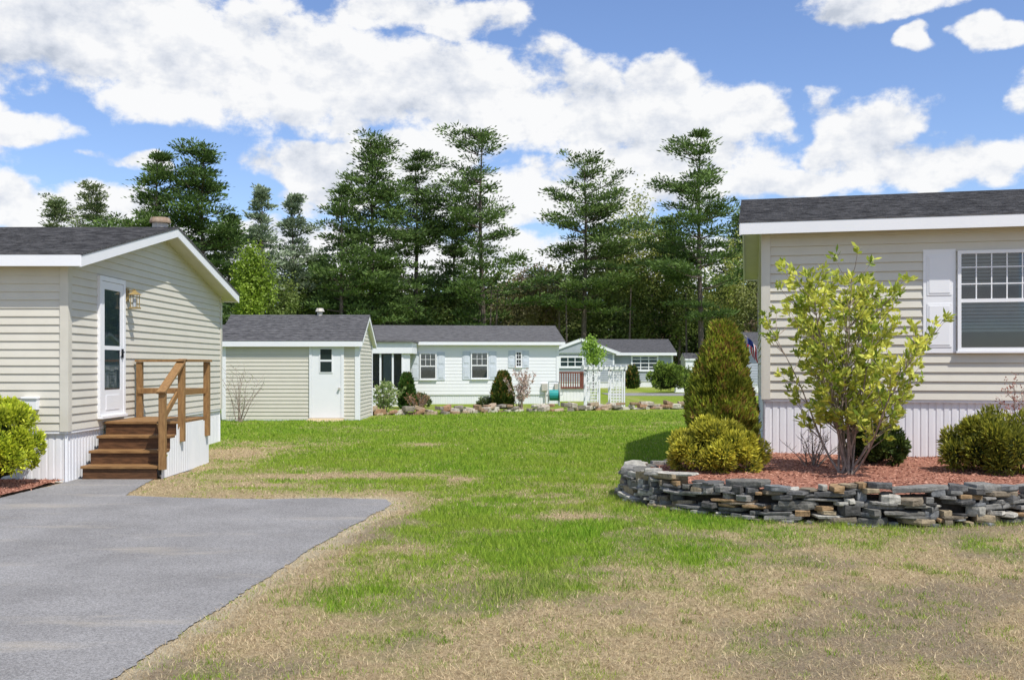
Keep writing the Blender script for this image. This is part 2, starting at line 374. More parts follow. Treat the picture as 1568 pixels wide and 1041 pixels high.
# ============================================================ WHITE HOME
WZd=42.0; ra=math.radians(4)
wl=15.0; wr=WX(855,WZd)
ox=wr-wl*math.cos(ra); oy=WZd-wl*math.sin(ra)
H3=home('manufactured_home',(ox,oy,0),ra,wl,7.2,-.1,.42,WZ(523,WZd),WZ(500,WZd+3.6),oe=.25,orr=.25,siding_m=M_white,trim_m=M_white,pitch=.14,fas=.13,roof_m=M_roof2,lip=.010)
def sl(px): return wl-(855-px)*WZd/F
O=(0,0);dd=(1,0)
window(H3,'double_hung_window',O,dd,sl(643.5),sl(669),WZ(581,41.6),WZ(540,41.6),cols=3,rows=2,shut=.33,fill='curtain')
window(H3,'double_hung_window_b',O,dd,sl(721),sl(747.5),WZ(580,41.8),WZ(539,41.8),cols=3,rows=2,shut=.33,fill='curtain')
window(H3,'small_window',O,dd,sl(789),sl(799),WZ(562,42),WZ(538,42),cols=2,rows=2,shut=.28,fill='dark',lower_grid=True)
b=MB(T=frameT(O,dd)); 
for px in (829,849): b.box((sl(px),.0,.55),(sl(px)+.25,.12,.85))
b.tube([(sl(835),.06,-.1),(sl(835),.06,.6)],[.03,.03]); b.build('meter_box',M_metal,H3)
b=MB(); 
for px in (767,790): b.beam((sl(px)-.25,2.3,WZ(512,44)),(sl(px)+.25,2.3,WZ(512,44)),.3,.12)
b.build('roof_vents',M_white,H3)
PZ=39.4
px0=WX(540,PZ);px1=WX(631,PZ)
PC=empty('sun_porch',(0,0,0))
b=MB(); b.box((px0,PZ,WZ(541,PZ)),(px1,41.5,WZ(524,PZ))); b.build('porch_roof',M_white,PC)
b=MB(); b.box((px0-.1,PZ-.1,WZ(524,PZ)+.003),(px1+.08,41.5,WZ(521,PZ))); b.build('porch_roof_cap',M_roof2,PC)
b=MB(); zf=WZ(594,PZ)
b.box((px0,PZ+.1,-.05),(px1-.3,PZ+.2,zf))
for px in (566,582,601,616): x=WX(px,PZ); b.box((x-.035,PZ+.08,zf),(x+.035,PZ+.21,WZ(541,PZ)))
b.box((px1-.42,PZ+.102,-.05),(px1-.1,PZ+.198,WZ(541,PZ)))
b.build('porch_wall',M_white,PC)
b=MB(); b.box((px0,PZ+.25,.2),(px1-.42,PZ+.3,WZ(541,PZ))); b.build('porch_dark_interior',M_black,PC)
b=MB(); b.box((WX(586,PZ),PZ+.22,zf),(WX(598,PZ),PZ+.24,WZ(543,PZ))); b.build('porch_curtain',M_curtain,PC)
b=MB(); b.quad((px0,PZ+.15,zf),(px1-.42,PZ+.15,zf),(px1-.42,PZ+.15,WZ(541,PZ)),(px0,PZ+.15,WZ(541,PZ))); b.build('glass',M_glass,PC)
DK=empty('wooden_deck')
dz=45.0; ax=WX(856,dz);bx=WX(904,dz)
b=MB(frameT((ax,dz),(1,0))); ribbed(b,bx-ax,0,WZ(595,dz),p=.15); b.T=None; b.box((ax,dz+.1,0),(bx,dz+2.5,WZ(595,dz)-.02)); b.build('deck_skirt',M_skirt,DK)
b=MB(); zt=WZ(569,dz); b.box((ax,dz-.05,WZ(595,dz)),(bx+.03,dz+2.5,WZ(595,dz)+.04)); b.box((ax,dz-.03,zt-.08),(bx-.25,dz+.03,zt))
n=12
for i in range(n): x=ax+(bx-.25-ax)*i/(n-1); b.box((x-.025,dz-.02,WZ(595,dz)+.04),(x+.025,dz+.02,zt-.08))
for i in range(8): y=dz+2.4*i/7; b.box((bx-.28,y,WZ(595,dz)+.04),(bx-.24,y+.06,zt-.08))
b.box((bx-.29,dz+.03,zt-.08),(bx-.23,dz+2.5,zt)); b.build('deck_rails',M_deck,DK)

# ============================================================ GREY HOME
GZ=75.0
gx0=WX(900,GZ);gx1=WX(1030,GZ)
H4=home('manufactured_home',(gx0,GZ,0),0,gx1-gx0,7.5,0,.45,WZ(539,GZ),WZ(520,GZ+3.7),oe=.3,orr=.25,siding_m=M_grey,trim_m=M_white,pitch=.16,fas=.2)
window(H4,'triple_window',(0,0),(1,0),WX(966,GZ)-gx0,WX(1008,GZ)-gx0,WZ(568,GZ),WZ(544,GZ),cols=3,rows=2,fill='curtain',fw=.12,split=True,lower_grid=True,mw=.06)
window(H4,'bay_window',(0,0),(1,0),WX(912,GZ)-gx0,WX(940,GZ)-gx0,WZ(560,GZ),WZ(542,GZ),cols=2,rows=2,fill='dark',fw=.1,split=False,mw=.05)
gw=WX(940,72)-WX(840,72)
H4b=home('cross_gable_wing',(WX(840,72),72,0),0,gw,4,0,.45,WZ(539,72),WZ(537,72),oe=.1,orr=.1,siding_m=M_grey,trim_m=M_white,pitch=.16)
H4b.parent=H4; H4b.location=(WX(840,72)-gx0,72-GZ,0)
gm=MB(); za=WZ(540,71.8); zr=WZ(521,71.8); xm=gw/2
gm.add([(-.3,-.15,za),(gw+.3,-.15,za),(xm,-.15,zr)],[(0,1,2)]); gm.build('gable_face',M_grey,H4b)
gm=MB(); 
for p,q in (((-.5,-.2,za-.1),(xm,-.2,zr+.05)),((gw+.5,-.2,za-.1),(xm,-.2,zr+.05))): gm.beam(p,q,.08,.22)
gm.build('gable_rakes',M_white,H4b)
gm=MB(); gm.quad((-.5,-.25,za-.02),(xm,-.25,zr+.16),(xm,7,zr+.16),(-.5,7,za-.02)); gm.quad((gw+.5,-.25,za-.02),(xm,-.25,zr+.16),(xm,7,zr+.16),(gw+.5,7,za-.02)); gm.build('gable_roof',M_roof,H4b)
window(H4b,'picture_window',(0,0),(1,0),WX(856,72)-WX(840,72),WX(894,72)-WX(840,72),WZ(563,72),WZ(545,72),cols=3,rows=2,fill='curtain',fw=.12,split=False,mw=.05)
b=MB(frameT((0,0),(1,0))); q=WX(900,72)-WX(840,72); b.box((q,.0,.45),(q+.9,.06,2.45)); b.build('entry_door',M_white,H4b)
def smallshed(px0,px1,pyt,pyr,Z,name,m):
    x0=WX(px0,Z);x1=WX(px1,Z)
    return home(name,(x0,Z,0),0,x1-x0,2.5,0,.1,WZ(pyt,Z),WZ(pyr,Z+1.2),oe=.1,orr=.1,siding_m=m,trim_m=M_white,pitch=.2,fas=.15)
s5=smallshed(1050,1100,549,541,92,'garden_shed',M_white)
H5=home('manufactured_home',(WX(1147,58),60,0),0,14,7,0,.5,2.6,3.7,oe=.3,orr=.3,siding_m=M_grey,trim_m=M_white,pitch=.16)

# ============================================================ GROUND, DRIVEWAY
drive=[(-2.75,-4),(-2.35,2)]+[G(165,1041),G(330,935),G(445,860),G(540,805),G(585,781),G(600,771),G(590,765),G(500,763),G(420,764.5),G(300,763),G(192,759),G(212,746),G(238,733)]+[(-4.9,15.2),(-6.12,15.2),(-6.12,13.4),(-6.2,12.0),(-6.6,9),(-7.2,4),(-8,-4)]
def densify(P,step,jit,seed=1):
    rr=np.random.default_rng(seed); out=[]
    n=len(P)
    for i in range(n):
        a=np.array(P[i]);b=np.array(P[(i+1)%n]); d=b-a; L=np.linalg.norm(d); k=max(1,int(L/step)); nn=np.array([-d[1],d[0]])/L
        for j in range(k):
            p=a+d*j/k; out.append(p+nn*((fbm(p[0],p[1],2.0,5)-.5)*jit+rr.normal()*jit*.1))
    return np.array(out)
DP=densify(drive,.04,.09)
def pip(x,y,P):
    x=np.asarray(x);y=np.asarray(y); ins=np.zeros(x.shape,bool); n=len(P);j=n-1
    for i in range(n):
        xi,yi=P[i];xj,yj=P[j]
        c=((yi>y)!=(yj>y)); 
        if yj!=yi: ins^= c&(x<(xj-xi)*(y-yi)/(yj-yi)+xi)
        j=i
    return ins
def pdist(x,y,P,closed=True):
    d=np.full(np.shape(x),1e9); n=len(P)
    for i in range(n if closed else n-1):
        ax,ay=P[i];bx,by=P[(i+1)%n]; dx,dy=bx-ax,by-ay; L=dx*dx+dy*dy+1e-12
        t=np.clip(((x-ax)*dx+(y-ay)*dy)/L,0,1)
        d=np.minimum(d,(x-ax-t*dx)**2+(y-ay-t*dy)**2)
    return np.sqrt(d)
BED=[(3.2,14.6),(2.55,13.5),(2.08,12.95),(1.6,12.6),(1.42,12.15),(1.46,11.6),(1.72,11.0),(2.2,10.45),(2.85,10.08),(3.6,9.9),(4.4,9.88),(5.1,10.05),(5.9,10.6),(7.0,11.6),(8.2,12.9)]
BEDP=BED+[(8.2,17),(3.6,17)]
dry=[((360,692),1.0,1.6,1.0),((330,705),.7,1.2,.9),((480,731),1.35,.45,1.2),((400,745),.8,.35,.9),((270,745),.8,.6,.9),((705,737),.35,.35,.9),((655,683),.6,.6,.8),((860,792),.3,.3,.7),((540,770),.8,.35,.8),((930,760),.3,.3,.4),((640,850),.5,.8,.3),((430,960),.4,.5,.5)]
wet=[((590,905),.35,.5,.4),((490,925),.3,.4,.4),((700,880),.4,.4,.25),((1060,790),.7,.8,.6),((740,840),.7,.8,.35),((900,830),.8,.9,.3)]
def green(X,Y):
    Yb=7.1+.62*np.maximum(X,-1.6)
    n=fbm(X,Y,.9,2,6)-.5
    g=sstep(Yb-1.6,Yb+3.0,Y+n*4.6)
    n2=fbm(X,Y,2.2,9,5)
    mid=sstep(18,9.5,Y)
    g=g*(1-mid*.66*sstep(.44,.66,n2))
    g=g*(1-.30*sstep(.48,.68,fbm(X,Y,.6,21,3)))
    for (p,rx,ry,s) in dry:
        c=G(*p); q=((X-c[0])/rx)**2+((Y-c[1])/ry)**2
        g=g-s*np.exp(-q)*(.35+1.3*fbm(X,Y,2.5,13,4))
    for (p,rx,ry,s) in wet:
        c=G(*p); q=((X-c[0])/rx)**2+((Y-c[1])/ry)**2; g=g+s*np.exp(-q)*(.3+1.4*fbm(X,Y,3.5,23,4))
    g=g+.25*sstep(.58,.70,fbm(X,Y,2.6,31,4))
    dd=pdist(X,Y,drive)
    g=g*sstep(.05,.95,dd+(fbm(X,Y,2.4,17,4)-.5)*1.0)
    return np.clip(g,0,1),dd
xs=np.concatenate([[-900,-400,-200,-100,-60,-40,-25,-18],np.arange(-13,13,.09),[13.5,18,25,40,60,100,200,400,900]])
ys=np.concatenate([[-300,-60,-10,0,3],np.arange(4,36,.09),[37,40,45,52,60,75,90,120,200,400,900,1500]])
XX,YY=np.meshgrid(xs,ys); g,dd=green(XX,YY); ins=pip(XX,YY,drive)
zz=(fbm(XX,YY,1.5,4,4))*.05*sstep(.0,.5,dd)*(~ins)*(YY<36)*(YY>3)*(abs(XX)<13)
zz=np.where(YY>36,0,zz)
V=np.stack([XX,YY,zz],-1).reshape(-1,3); ny,nx=XX.shape
idx=np.arange(nx*ny).reshape(ny,nx); Q=np.stack([idx[:-1,:-1],idx[:-1,1:],idx[1:,1:],idx[1:,:-1]],-1).reshape(-1,4)
sand=(sstep(.30,.02,dd+(fbm(XX,YY,4,40,3)-.5)*.2))*(YY<12.2)*(XX>-2.9)
bare=sstep(.44,.62,fbm(XX,YY,1.1,55,5))*sstep(13,9,YY)*.9
C=np.stack([g,sand,bare],-1).reshape(-1,3)
gmat,nt,bs=newmat('lawn_ground'); N=nt.nodes;K=nt.links
at=N.new('ShaderNodeAttribute'); at.attribute_name='Col'; sx=N.new('ShaderNodeSeparateXYZ'); K.new(at.outputs['Vector'],sx.inputs[0])
ge=N.new('ShaderNodeNewGeometry')
def noise(sc,det=6,ro=.65,vec=None):
    n=N.new('ShaderNodeTexNoise'); n.inputs['Scale'].default_value=sc; n.inputs['Detail'].default_value=det; n.inputs['Roughness'].default_value=ro; K.new(vec or ge.outputs['Position'],n.inputs['Vector']); return n.outputs['Fac']
def ramp(src,a,b,ca,cb):
    r=N.new('ShaderNodeValToRGB'); r.color_ramp.elements[0].position=a; r.color_ramp.elements[1].position=b; r.color_ramp.elements[0].color=(*ca,1); r.color_ramp.elements[1].color=(*cb,1); K.new(src,r.inputs[0]); return r.outputs[0]
def mixc(f,a,b):
    m=N.new('ShaderNodeMix'); m.data_type='RGBA'; K.new(f,m.inputs[0]); K.new(a,m.inputs[6]); K.new(b,m.inputs[7]); return m.outputs[2]
def mth(op,a,b=None,c=None,clamp=False):
    m=N.new('ShaderNodeMath'); m.operation=op; m.use_clamp=clamp
    for i,v in enumerate((a,b,c)):
        if v is None: continue
        if isinstance(v,(int,float)): m.inputs[i].default_value=v
        else: K.new(v,m.inputs[i])
    return m.outputs[0]
gr=ramp(noise(3,5),.3,.7,(.13,.21,.018),(.24,.33,.03))
gr=mixc(ramp(noise(.5,4),.45,.65,(0,0,0),(.6,.6,.6)),gr,ramp(noise(14,4),.3,.7,(.20,.25,.03),(.36,.37,.07)))
ta=ramp(noise(30,6,.75),.34,.66,(.28,.20,.11),(.66,.52,.31))
br=ramp(noise(45,6,.8),.34,.68,(.16,.12,.08),(.44,.355,.24))
tb=mixc(sx.outputs[2],ta,br)
fac=mth('ADD',sx.outputs[0],mth('MULTIPLY',mth('SUBTRACT',noise(9,6,.8),.5),1.3),clamp=True)
cc=mixc(fac,tb,gr)
cc=mixc(sx.outputs[1],cc,ramp(noise(60,4,.8),.3,.7,(.45,.37,.24),(.70,.61,.43)))
K.new(cc,bs.inputs['Base Color']); bs.inputs['Roughness'].default_value=.95; bs.inputs['Specular IOR Level'].default_value=.1
bp=N.new('ShaderNodeBump'); bp.inputs['Strength'].default_value=1.0; bp.inputs['Distance'].default_value=.045; K.new(noise(35,4,.8),bp.inputs['Height']); K.new(bp.outputs[0],bs.inputs['Normal'])
npmesh('ground',V,Q,C,gmat,smooth=True)
am,nt,bs=newmat('aged_asphalt'); N=nt.nodes;K=nt.links
ge=N.new('ShaderNodeNewGeometry')
a1=ramp(noise(1.1,5,.6),.35,.7,(.225,.218,.212),(.30,.292,.285))
a2=ramp(noise(75,4,.95),.38,.64,(.45,.45,.45),(1.4,1.4,1.4))
m=N.new('ShaderNodeMix'); m.data_type='RGBA'; m.blend_type='MULTIPLY'; m.inputs[0].default_value=1; K.new(a1,m.inputs[6]); K.new(a2,m.inputs[7])
stn=N.new('ShaderNodeMapping'); stn.inputs['Scale'].default_value=(.35,1.8,1); K.new(ge.outputs['Position'],stn.inputs[0])
st=ramp(noise(1.2,6,.65,stn.outputs[0]),.57,.72,(0,0,0),(.5,.5,.5))
sandc=N.new('ShaderNodeRGB'); sandc.outputs[0].default_value=(.43,.38,.30,1)
K.new(mixc(st,m.outputs[2],sandc.outputs[0]),bs.inputs['Base Color']); bs.inputs['Roughness'].default_value=.9; bs.inputs['Specular IOR Level'].default_value=.2
bp=N.new('ShaderNodeBump'); bp.inputs['Strength'].default_value=.7; bp.inputs['Distance'].default_value=.008; K.new(noise(110,2,.8),bp.inputs['Height']); K.new(bp.outputs[0],bs.inputs['Normal'])
me=bpy.data.meshes.new('driveway'); me.from_pydata([(p[0],p[1],.008) for p in DP],[],[list(range(len(DP)))]); me.materials.append(am)
o=bpy.data.objects.new('driveway',me); col.objects.link(o)
b=MB(); b.box((5.2,53,-.05),(60,58,.02)); b.build('road',am)

# ---- grass blades
def blades():
    n=640000
    Z=4.4*(34/4.4)**R.random(n)
    X=(R.random(n)*2-1)*(.56*Z+.6)
    Z2=Z
    g,dd=green(X,Z2)
    ok=~pip(X,Z2,DP)&~pip(X,Z2,BEDP)&~((X<-6.0)&(Z2>11.8)&(Z2<21))&~((X<-4.9)&(Z2>13.9)&(Z2<16.3))&~((Z2>28.5)&(X<-4.2)&(X>-8.7))
    gn=np.clip(g+(fbm(X,Z2,7,3,4)-.5)*1.7,0,1)
    isg=R.random(n)<gn**1.25
    bare=sstep(.44,.62,fbm(X,Z2,1.1,55,5))*sstep(13,9,Z2)
    keep=ok&(isg|(R.random(n)<.65*(1-.5*bare)))
    X,Z2,isg,g,dd=X[keep],Z2[keep],isg[keep],g[keep],dd[keep]
    Zs=Z2/5
    hv=.6+.8*fbm(X,Z2,5,71,3)
    h=np.where(isg,R.uniform(.02,.058,len(X))*(.55+.5*g)*hv,R.uniform(.010,.032,len(X)))*(1+.06*Zs)
    w=np.where(isg,.0045,.0042)*Zs**.85*R.uniform(.7,1.4,len(X))
    t=R.random(len(X))[:,None]
    cg=np.array([.11,.24,.018])*(1-t)+np.array([.33,.48,.045])*t
    yel=(fbm(X,Z2,1.1,61,3)[:,None]-.25)*1.2*np.clip(1.6-Z2/20,.3,1)[:,None]
    cg=cg*(1-yel*.5)+np.array([.54,.50,.10])*yel*.5
    t=t**1.2
    cd=np.array([.30,.21,.12])*(1-t)+np.array([.82,.67,.41])*t
    c=np.where(isg[:,None],cg,cd)
    tx=[]
    spots=[(800,905,.22,650),(770,915,.12,220),(830,900,.10,180),(1240,872,.08,120),(1405,875,.07,120),(1432,880,.05,60),(1190,965,.05,60),(880,790,.12,100),(1545,890,.05,60),(1310,885,.05,60),(490,915,.15,160),(600,880,.12,120),(960,905,.06,60),(1060,880,.07,80),(560,985,.04,40),(700,960,.05,50)]
    for i in range(150):
        spots.append((R.uniform(420,1568),R.uniform(820,1000),R.uniform(.02,.07),int(R.uniform(5,26))))
    for px,py,r,k in spots:
        x,y=G(px,py)
        if pip(np.array([x]),np.array([y]),DP)[0]: continue
        tx.append(np.c_[x+R.normal(size=k)*r*.9,y+R.normal(size=k)*r*.9,R.uniform(.03,.10 if r>.1 else .045,k)])
    for i in range(len(BED)-1):
        for _ in range(14):
            t_=R.random(); x=BED[i][0]*(1-t_)+BED[i+1][0]*t_; y=BED[i][1]*(1-t_)+BED[i+1][1]*t_; dx=BED[i+1][0]-BED[i][0];dy=BED[i+1][1]-BED[i][1];L_=math.hypot(dx,dy)
            x+=dy/L_*.2;y-=dx/L_*.2; k=18; tx.append(np.c_[x+R.normal(size=k)*.06,y+R.normal(size=k)*.03,R.uniform(.02,.07,k)])
    tx=np.concatenate(tx); k=len(tx); t=R.random(k)[:,None]
    X=np.r_[X,tx[:,0]];Z2=np.r_[Z2,tx[:,1]];h=np.r_[h,tx[:,2]];w=np.r_[w,np.full(k,.007)]
    c=np.r_[c,np.array([.12,.22,.025])*(1-t)+np.array([.42,.46,.12])*t]; flat=np.r_[np.where(isg,.9,2.2),np.full(k,.9)]
    n=len(X); az=R.random(n)*2*math.pi
    zb=fbm(X,Z2,1.5,4,4)*.05*sstep(0,.5,pdist(X,Z2,drive))*(abs(X)<13)-.004
    B=np.c_[X,Z2,zb]; S=np.c_[np.cos(az),np.sin(az),np.zeros(n)]*w[:,None]/2
    az2=R.random(n)*2*math.pi; ln=R.random(n)*flat*h
    Tp=B+np.c_[np.cos(az2)*ln,np.sin(az2)*ln,h]
    V=np.stack([B-S,B+S,Tp],1).reshape(-1,3)
    npmesh('lawn_grass',V,np.arange(3*n).reshape(n,3),np.repeat(c,3,0),M_grass)
blades()

# ============================================================ STONE WALLS
def stone(mb,c,yaw,lx,ly,lz,rr,colr,tilt=0,ang=.95):
    n=rr.integers(5,8); vs=[]
    ph=rr.random()*6
    ring=[]
    for k in range(n):
        t=2*math.pi*(k+rr.uniform(-.32,.32))/n+ph
        cx,cy=math.cos(t),math.sin(t); m=max(abs(cx),abs(cy))**ang
        ring.append((cx/m*lx/2*rr.uniform(.8,1.06),cy/m*ly/2*rr.uniform(.8,1.06)))
    cs,sn=math.cos(yaw),math.sin(yaw); tl2=rr.normal()*.05
    for lev,sc in ((-.5,.95),(-.2,1.0),(.32,.985),(.5,.95)):
        for (x,y) in ring:
            x2=x*sc*rr.uniform(.96,1.04);y2=y*sc*rr.uniform(.96,1.04); z=lz*(lev+rr.uniform(-.08,.08))+x2*tilt+y2*tl2
            vs.append((c[0]+x2*cs-y2*sn,c[1]+x2*sn+y2*cs,c[2]+z))
    fs=[]
    for L in range(3):
        for k in range(n): fs.append((L*n+k,L*n+(k+1)%n,(L+1)*n+(k+1)%n,(L+1)*n+k))
    fs.append(tuple(range(n))[::-1]); fs.append(tuple(3*n+k for k in range(n)))
    mb.add(vs,fs,colr)
def arclen(P):
    P=np.array(P); d=np.r_[0,np.cumsum(np.linalg.norm(np.diff(P,axis=0),axis=1))]; return P,d
def smoothline(P,k=3):
    P=np.array(P,float)
    for _ in range(k):
        Q=[P[0]]
        for a,b_ in zip(P[:-1],P[1:]): Q+= [a*.75+b_*.25,a*.25+b_*.75]
        Q.append(P[-1]); P=np.array(Q)
    return P
def at_s(P,d,s):
    x=np.interp(s,d,P[:,0]);y=np.interp(s,d,P[:,1]); e=.05
    tx=np.interp(s+e,d,P[:,0])-np.interp(s-e,d,P[:,0]);ty=np.interp(s+e,d,P[:,1])-np.interp(s-e,d,P[:,1])
    return x,y,math.atan2(ty,tx)
pal=[(.15,.148,.138),(.23,.22,.20),(.075,.072,.068),(.34,.325,.28),(.20,.165,.12),(.11,.108,.105),(.29,.19,.10),(.40,.38,.33),(.165,.17,.172),(.30,.24,.155),(.135,.13,.115),(.20,.195,.18)]
rr=np.random.default_rng(11)
P,d=arclen(smoothline(BED,2)); mb=MB(); tot=d[-1]
hts=[0.0]*int(tot/.04+30)
lay=0
while lay<24:
    s=rr.random()*.15
    while s<tot:
        ln=rr.choice([.10,.17,.26,.36,.5],p=[.25,.3,.25,.14,.06])*rr.uniform(.85,1.15); th=rr.choice([.022,.034,.05,.08],p=[.27,.33,.27,.13])*rr.uniform(.85,1.15)
        i0=int(s/.04); i1=max(i0+1,int((s+ln)/.04)); seg=hts[i0:i1]; base=float(np.percentile(seg,70)) if i0<len(hts) else 9
        lim=.385+.02*math.sin(s*2.1)+.015*math.sin(s*5.3)
        if base+th*.5<lim:
            x,y,a=at_s(P,d,s+ln/2); nx_,ny_=math.sin(a),-math.cos(a)
            out=rr.normal()*.02+.055-base*.2
            stone(mb,(x+nx_*out,y+ny_*out,base+th/2),a+rr.normal()*.08,ln*1.08,rr.uniform(.2,.3),th*1.12,rr,pal[rr.integers(len(pal))],tilt=rr.normal()*.05)
            for i in range(i0,min(i1,len(hts))): hts[i]=base+th*.95
        s+=ln
    lay+=1
for px,py,w_,h_ in ((985,764,.30,.24),(1002,772,.24,.18),(1475,800,.40,.24),(1512,795,.32,.2),(962,750,.22,.2)):
    x,y=G(px,py); stone(mb,(x,y+.02,h_/2-.02),rr.normal()*.4,w_,.2,h_,rr,(.30,.29,.26),tilt=rr.normal()*.25,ang=.6)
mb.build('stacked_stone_retaining_wall',M_stone)
mb=MB(); Pi=[]
for s in np.linspace(0,tot,60):
    x,y,a=at_s(P,d,s); Pi.append((x-math.sin(a)*.02,y+math.cos(a)*.02))
for a_,b_ in zip(Pi[:-1],Pi[1:]): mb.quad((a_[0],a_[1],0),(b_[0],b_[1],0),(b_[0],b_[1],.32),(a_[0],a_[1],.32))
mb.build('bed_soil',mat('dark_soil',(.02,.016,.012),(.05,.04,.03),nscale=20))
mb=MB(); pal2=[(.28,.19,.12),(.38,.29,.2),(.25,.22,.18),(.42,.37,.3),(.33,.2,.12),(.5,.46,.38)]
BW=[(WX(568,31.5),31.5),(WX(640,31.8),31.8),(WX(720,32.6),32.6),(WX(760,34),34),(WX(850,34.5),34.5),(WX(960,36),36.0),(WX(1060,36.5),36.5),(WX(1150,36),36)]
P2,d2=arclen(smoothline(BW,2))
for cse in range(3):
    s=0
    while s<d2[-1]:
        ln=rr.uniform(.15,.55); x,y,a=at_s(P2,d2,s)
        if cse==0 or rr.random()<.6: stone(mb,(x,y+rr.normal()*.08,.05+cse*.09),a+rr.normal()*.3,ln,.35,rr.uniform(.08,.16),rr,pal2[rr.integers(6)],tilt=rr.normal()*.15)
        s+=ln*.9
mb.build('fieldstone_edging',M_stone)

# ---- mulch bed
def gridfill(name,P,step,zf,m,colr=None):
    P=np.array(P); x0,y0=P.min(0);x1,y1=P.max(0)
    xs=np.arange(x0,x1+step,step);ys=np.arange(y0,y1+step,step); X,Y=np.meshgrid(xs,ys); Zq=zf(X,Y)
    V=np.stack([X,Y,Zq],-1).reshape(-1,3); ny,nx=X.shape; idx=np.arange(nx*ny).reshape(ny,nx)
    Q=np.stack([idx[:-1,:-1],idx[:-1,1:],idx[1:,1:],idx[1:,:-1]],-1).reshape(-1,4)
    c=V[Q].mean(1); k=pip(c[:,0],c[:,1],P); return npmesh(name,V,Q[k],None,m,smooth=True)
M_mulch=mat('red_mulch',(.18,.07,.045),(.46,.21,.14),rough=.95,nscale=28,detail=6,bump=1,bscale=40,lo=.3,hi=.7,bdist=.03)
mz=lambda X,Y:.28+.05*fbm(X,Y,2,8)+.03*sstep(11,13.5,Y)
gridfill('mulch_bed',BEDP,.06,mz,M_mulch)
mz2=lambda X,Y:.02+.04*fbm(X,Y,2,8)
LB=[(-6.18,12.0),(-6.13,13.62),(-9,13.62),(-10,11.6),(-7,11.7)]
gridfill('mulch_bed',LB,.06,mz2,M_mulch)
def chips(P,zf,n):
    P=np.array(P);x0,y0=P.min(0);x1,y1=P.max(0)
    X=R.uniform(x0,x1,n);Y=R.uniform(y0,y1,n);k=pip(X,Y,P);X=X[k];Y=Y[k];n=len(X)
    D=unit(np.c_[R.normal(size=(n,2)),R.normal(size=n)*.3]); t=R.random(n)[:,None]
    c=np.array([.18,.075,.05])*(1-t)+np.array([.62,.34,.24])*t
    return np.c_[X,Y,zf(X,Y)+.004],D,c
a=chips(BEDP,mz,26000); b_=chips(LB,mz2,6000)
leaves('mulch_chips',np.r_[a[0],b_[0]],np.r_[a[1],b_[1]],R.uniform(.02,.06,len(a[0])+len(b_[0])),.014,np.r_[a[2],b_[2]],M_chip)

# ============================================================ VEGETATION
def colmix(n,a,b_,p=1): t=R.random(n)[:,None]**p; return np.array(a)*(1-t)+np.array(b_)*t
def ico(rx,ry,rz,c,name,parent,m=None,seed=0):
    import bmesh
    bm=bmesh.new(); bmesh.ops.create_icosphere(bm,subdivisions=3,radius=1)
    for v in bm.verts:
        k=1+.15*math.sin(v.co.x*5+seed)*math.cos(v.co.y*4+v.co.z*6); v.co=Vector((v.co.x*rx*k+c[0],v.co.y*ry*k+c[1],v.co.z*rz*k+c[2]))
    me=bpy.data.meshes.new(name); bm.to_mesh(me); bm.free(); me.materials.append(m or M_core); o=bpy.data.objects.new(name,me); col.objects.link(o); o.parent=parent
def shrub(name,loc,rx,ry,h,n,ca,cb,L=.05,W=.02,up=.5,lumps=26,cdark=(.03,.05,.015),lump_r=.3,core=.58,vary=.1):
    E=empty(name,loc); rz=h*.55
    # evenly spread lumps (spiral) so no side is left bare
    i=np.arange(lumps)+.5; zc=1-1.45*i/lumps; ph=i*2.39996+R.random()*6; rr_=np.sqrt(np.clip(1-zc**2,0,1))
    u=unit(np.c_[np.cos(ph)*rr_,np.sin(ph)*rr_,zc]+R.normal(size=(lumps,3))*vary)
    lc=u*np.array([rx,ry,rz])*R.uniform(.6,.95,(lumps,1)); lr=R.uniform(.6,1.35,lumps)*lump_r*(rx+rz)/2
    k=R.integers(0,lumps,n); dd_=unit(R.normal(size=(n,3))+u[k]*.8); rad=R.random(n)**.35
    C=lc[k]+dd_*(lr[k]*rad)[:,None]; C[:,2]+=h*.45; C[:,2]=np.maximum(C[:,2],.02)
    D=unit(dd_+np.array([0,0,up])+R.normal(size=(n,3))*.35)
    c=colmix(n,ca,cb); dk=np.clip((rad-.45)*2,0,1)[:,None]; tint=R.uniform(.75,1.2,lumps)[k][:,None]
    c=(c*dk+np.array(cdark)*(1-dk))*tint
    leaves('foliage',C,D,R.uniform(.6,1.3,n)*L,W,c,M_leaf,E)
    ico(rx*core,ry*core,rz*core,(0,0,h*.42),'shade_core',E,seed=R.random()*6)  # solid dark lump, its colour stands in for shade inside the foliage
    return E
def bz(x,y): return float(mz(np.array([x]),np.array([y]))[0])
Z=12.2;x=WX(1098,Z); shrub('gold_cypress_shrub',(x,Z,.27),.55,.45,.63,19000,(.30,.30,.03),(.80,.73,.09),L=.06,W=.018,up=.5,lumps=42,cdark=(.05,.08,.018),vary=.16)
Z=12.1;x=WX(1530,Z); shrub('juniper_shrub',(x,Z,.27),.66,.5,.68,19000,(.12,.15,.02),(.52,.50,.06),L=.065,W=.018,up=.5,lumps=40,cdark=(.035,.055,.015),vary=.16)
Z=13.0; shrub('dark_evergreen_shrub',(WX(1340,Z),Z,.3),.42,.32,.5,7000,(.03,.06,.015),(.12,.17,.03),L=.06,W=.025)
Z=12.95; shrub('gold_spirea_shrub',(WX(-4,Z),Z,.03),.48,.42,1.16,18000,(.40,.50,.03),(.82,.84,.08),L=.055,W=.024,up=.6,lumps=52,cdark=(.14,.21,.02),lump_r=.27,vary=.16)

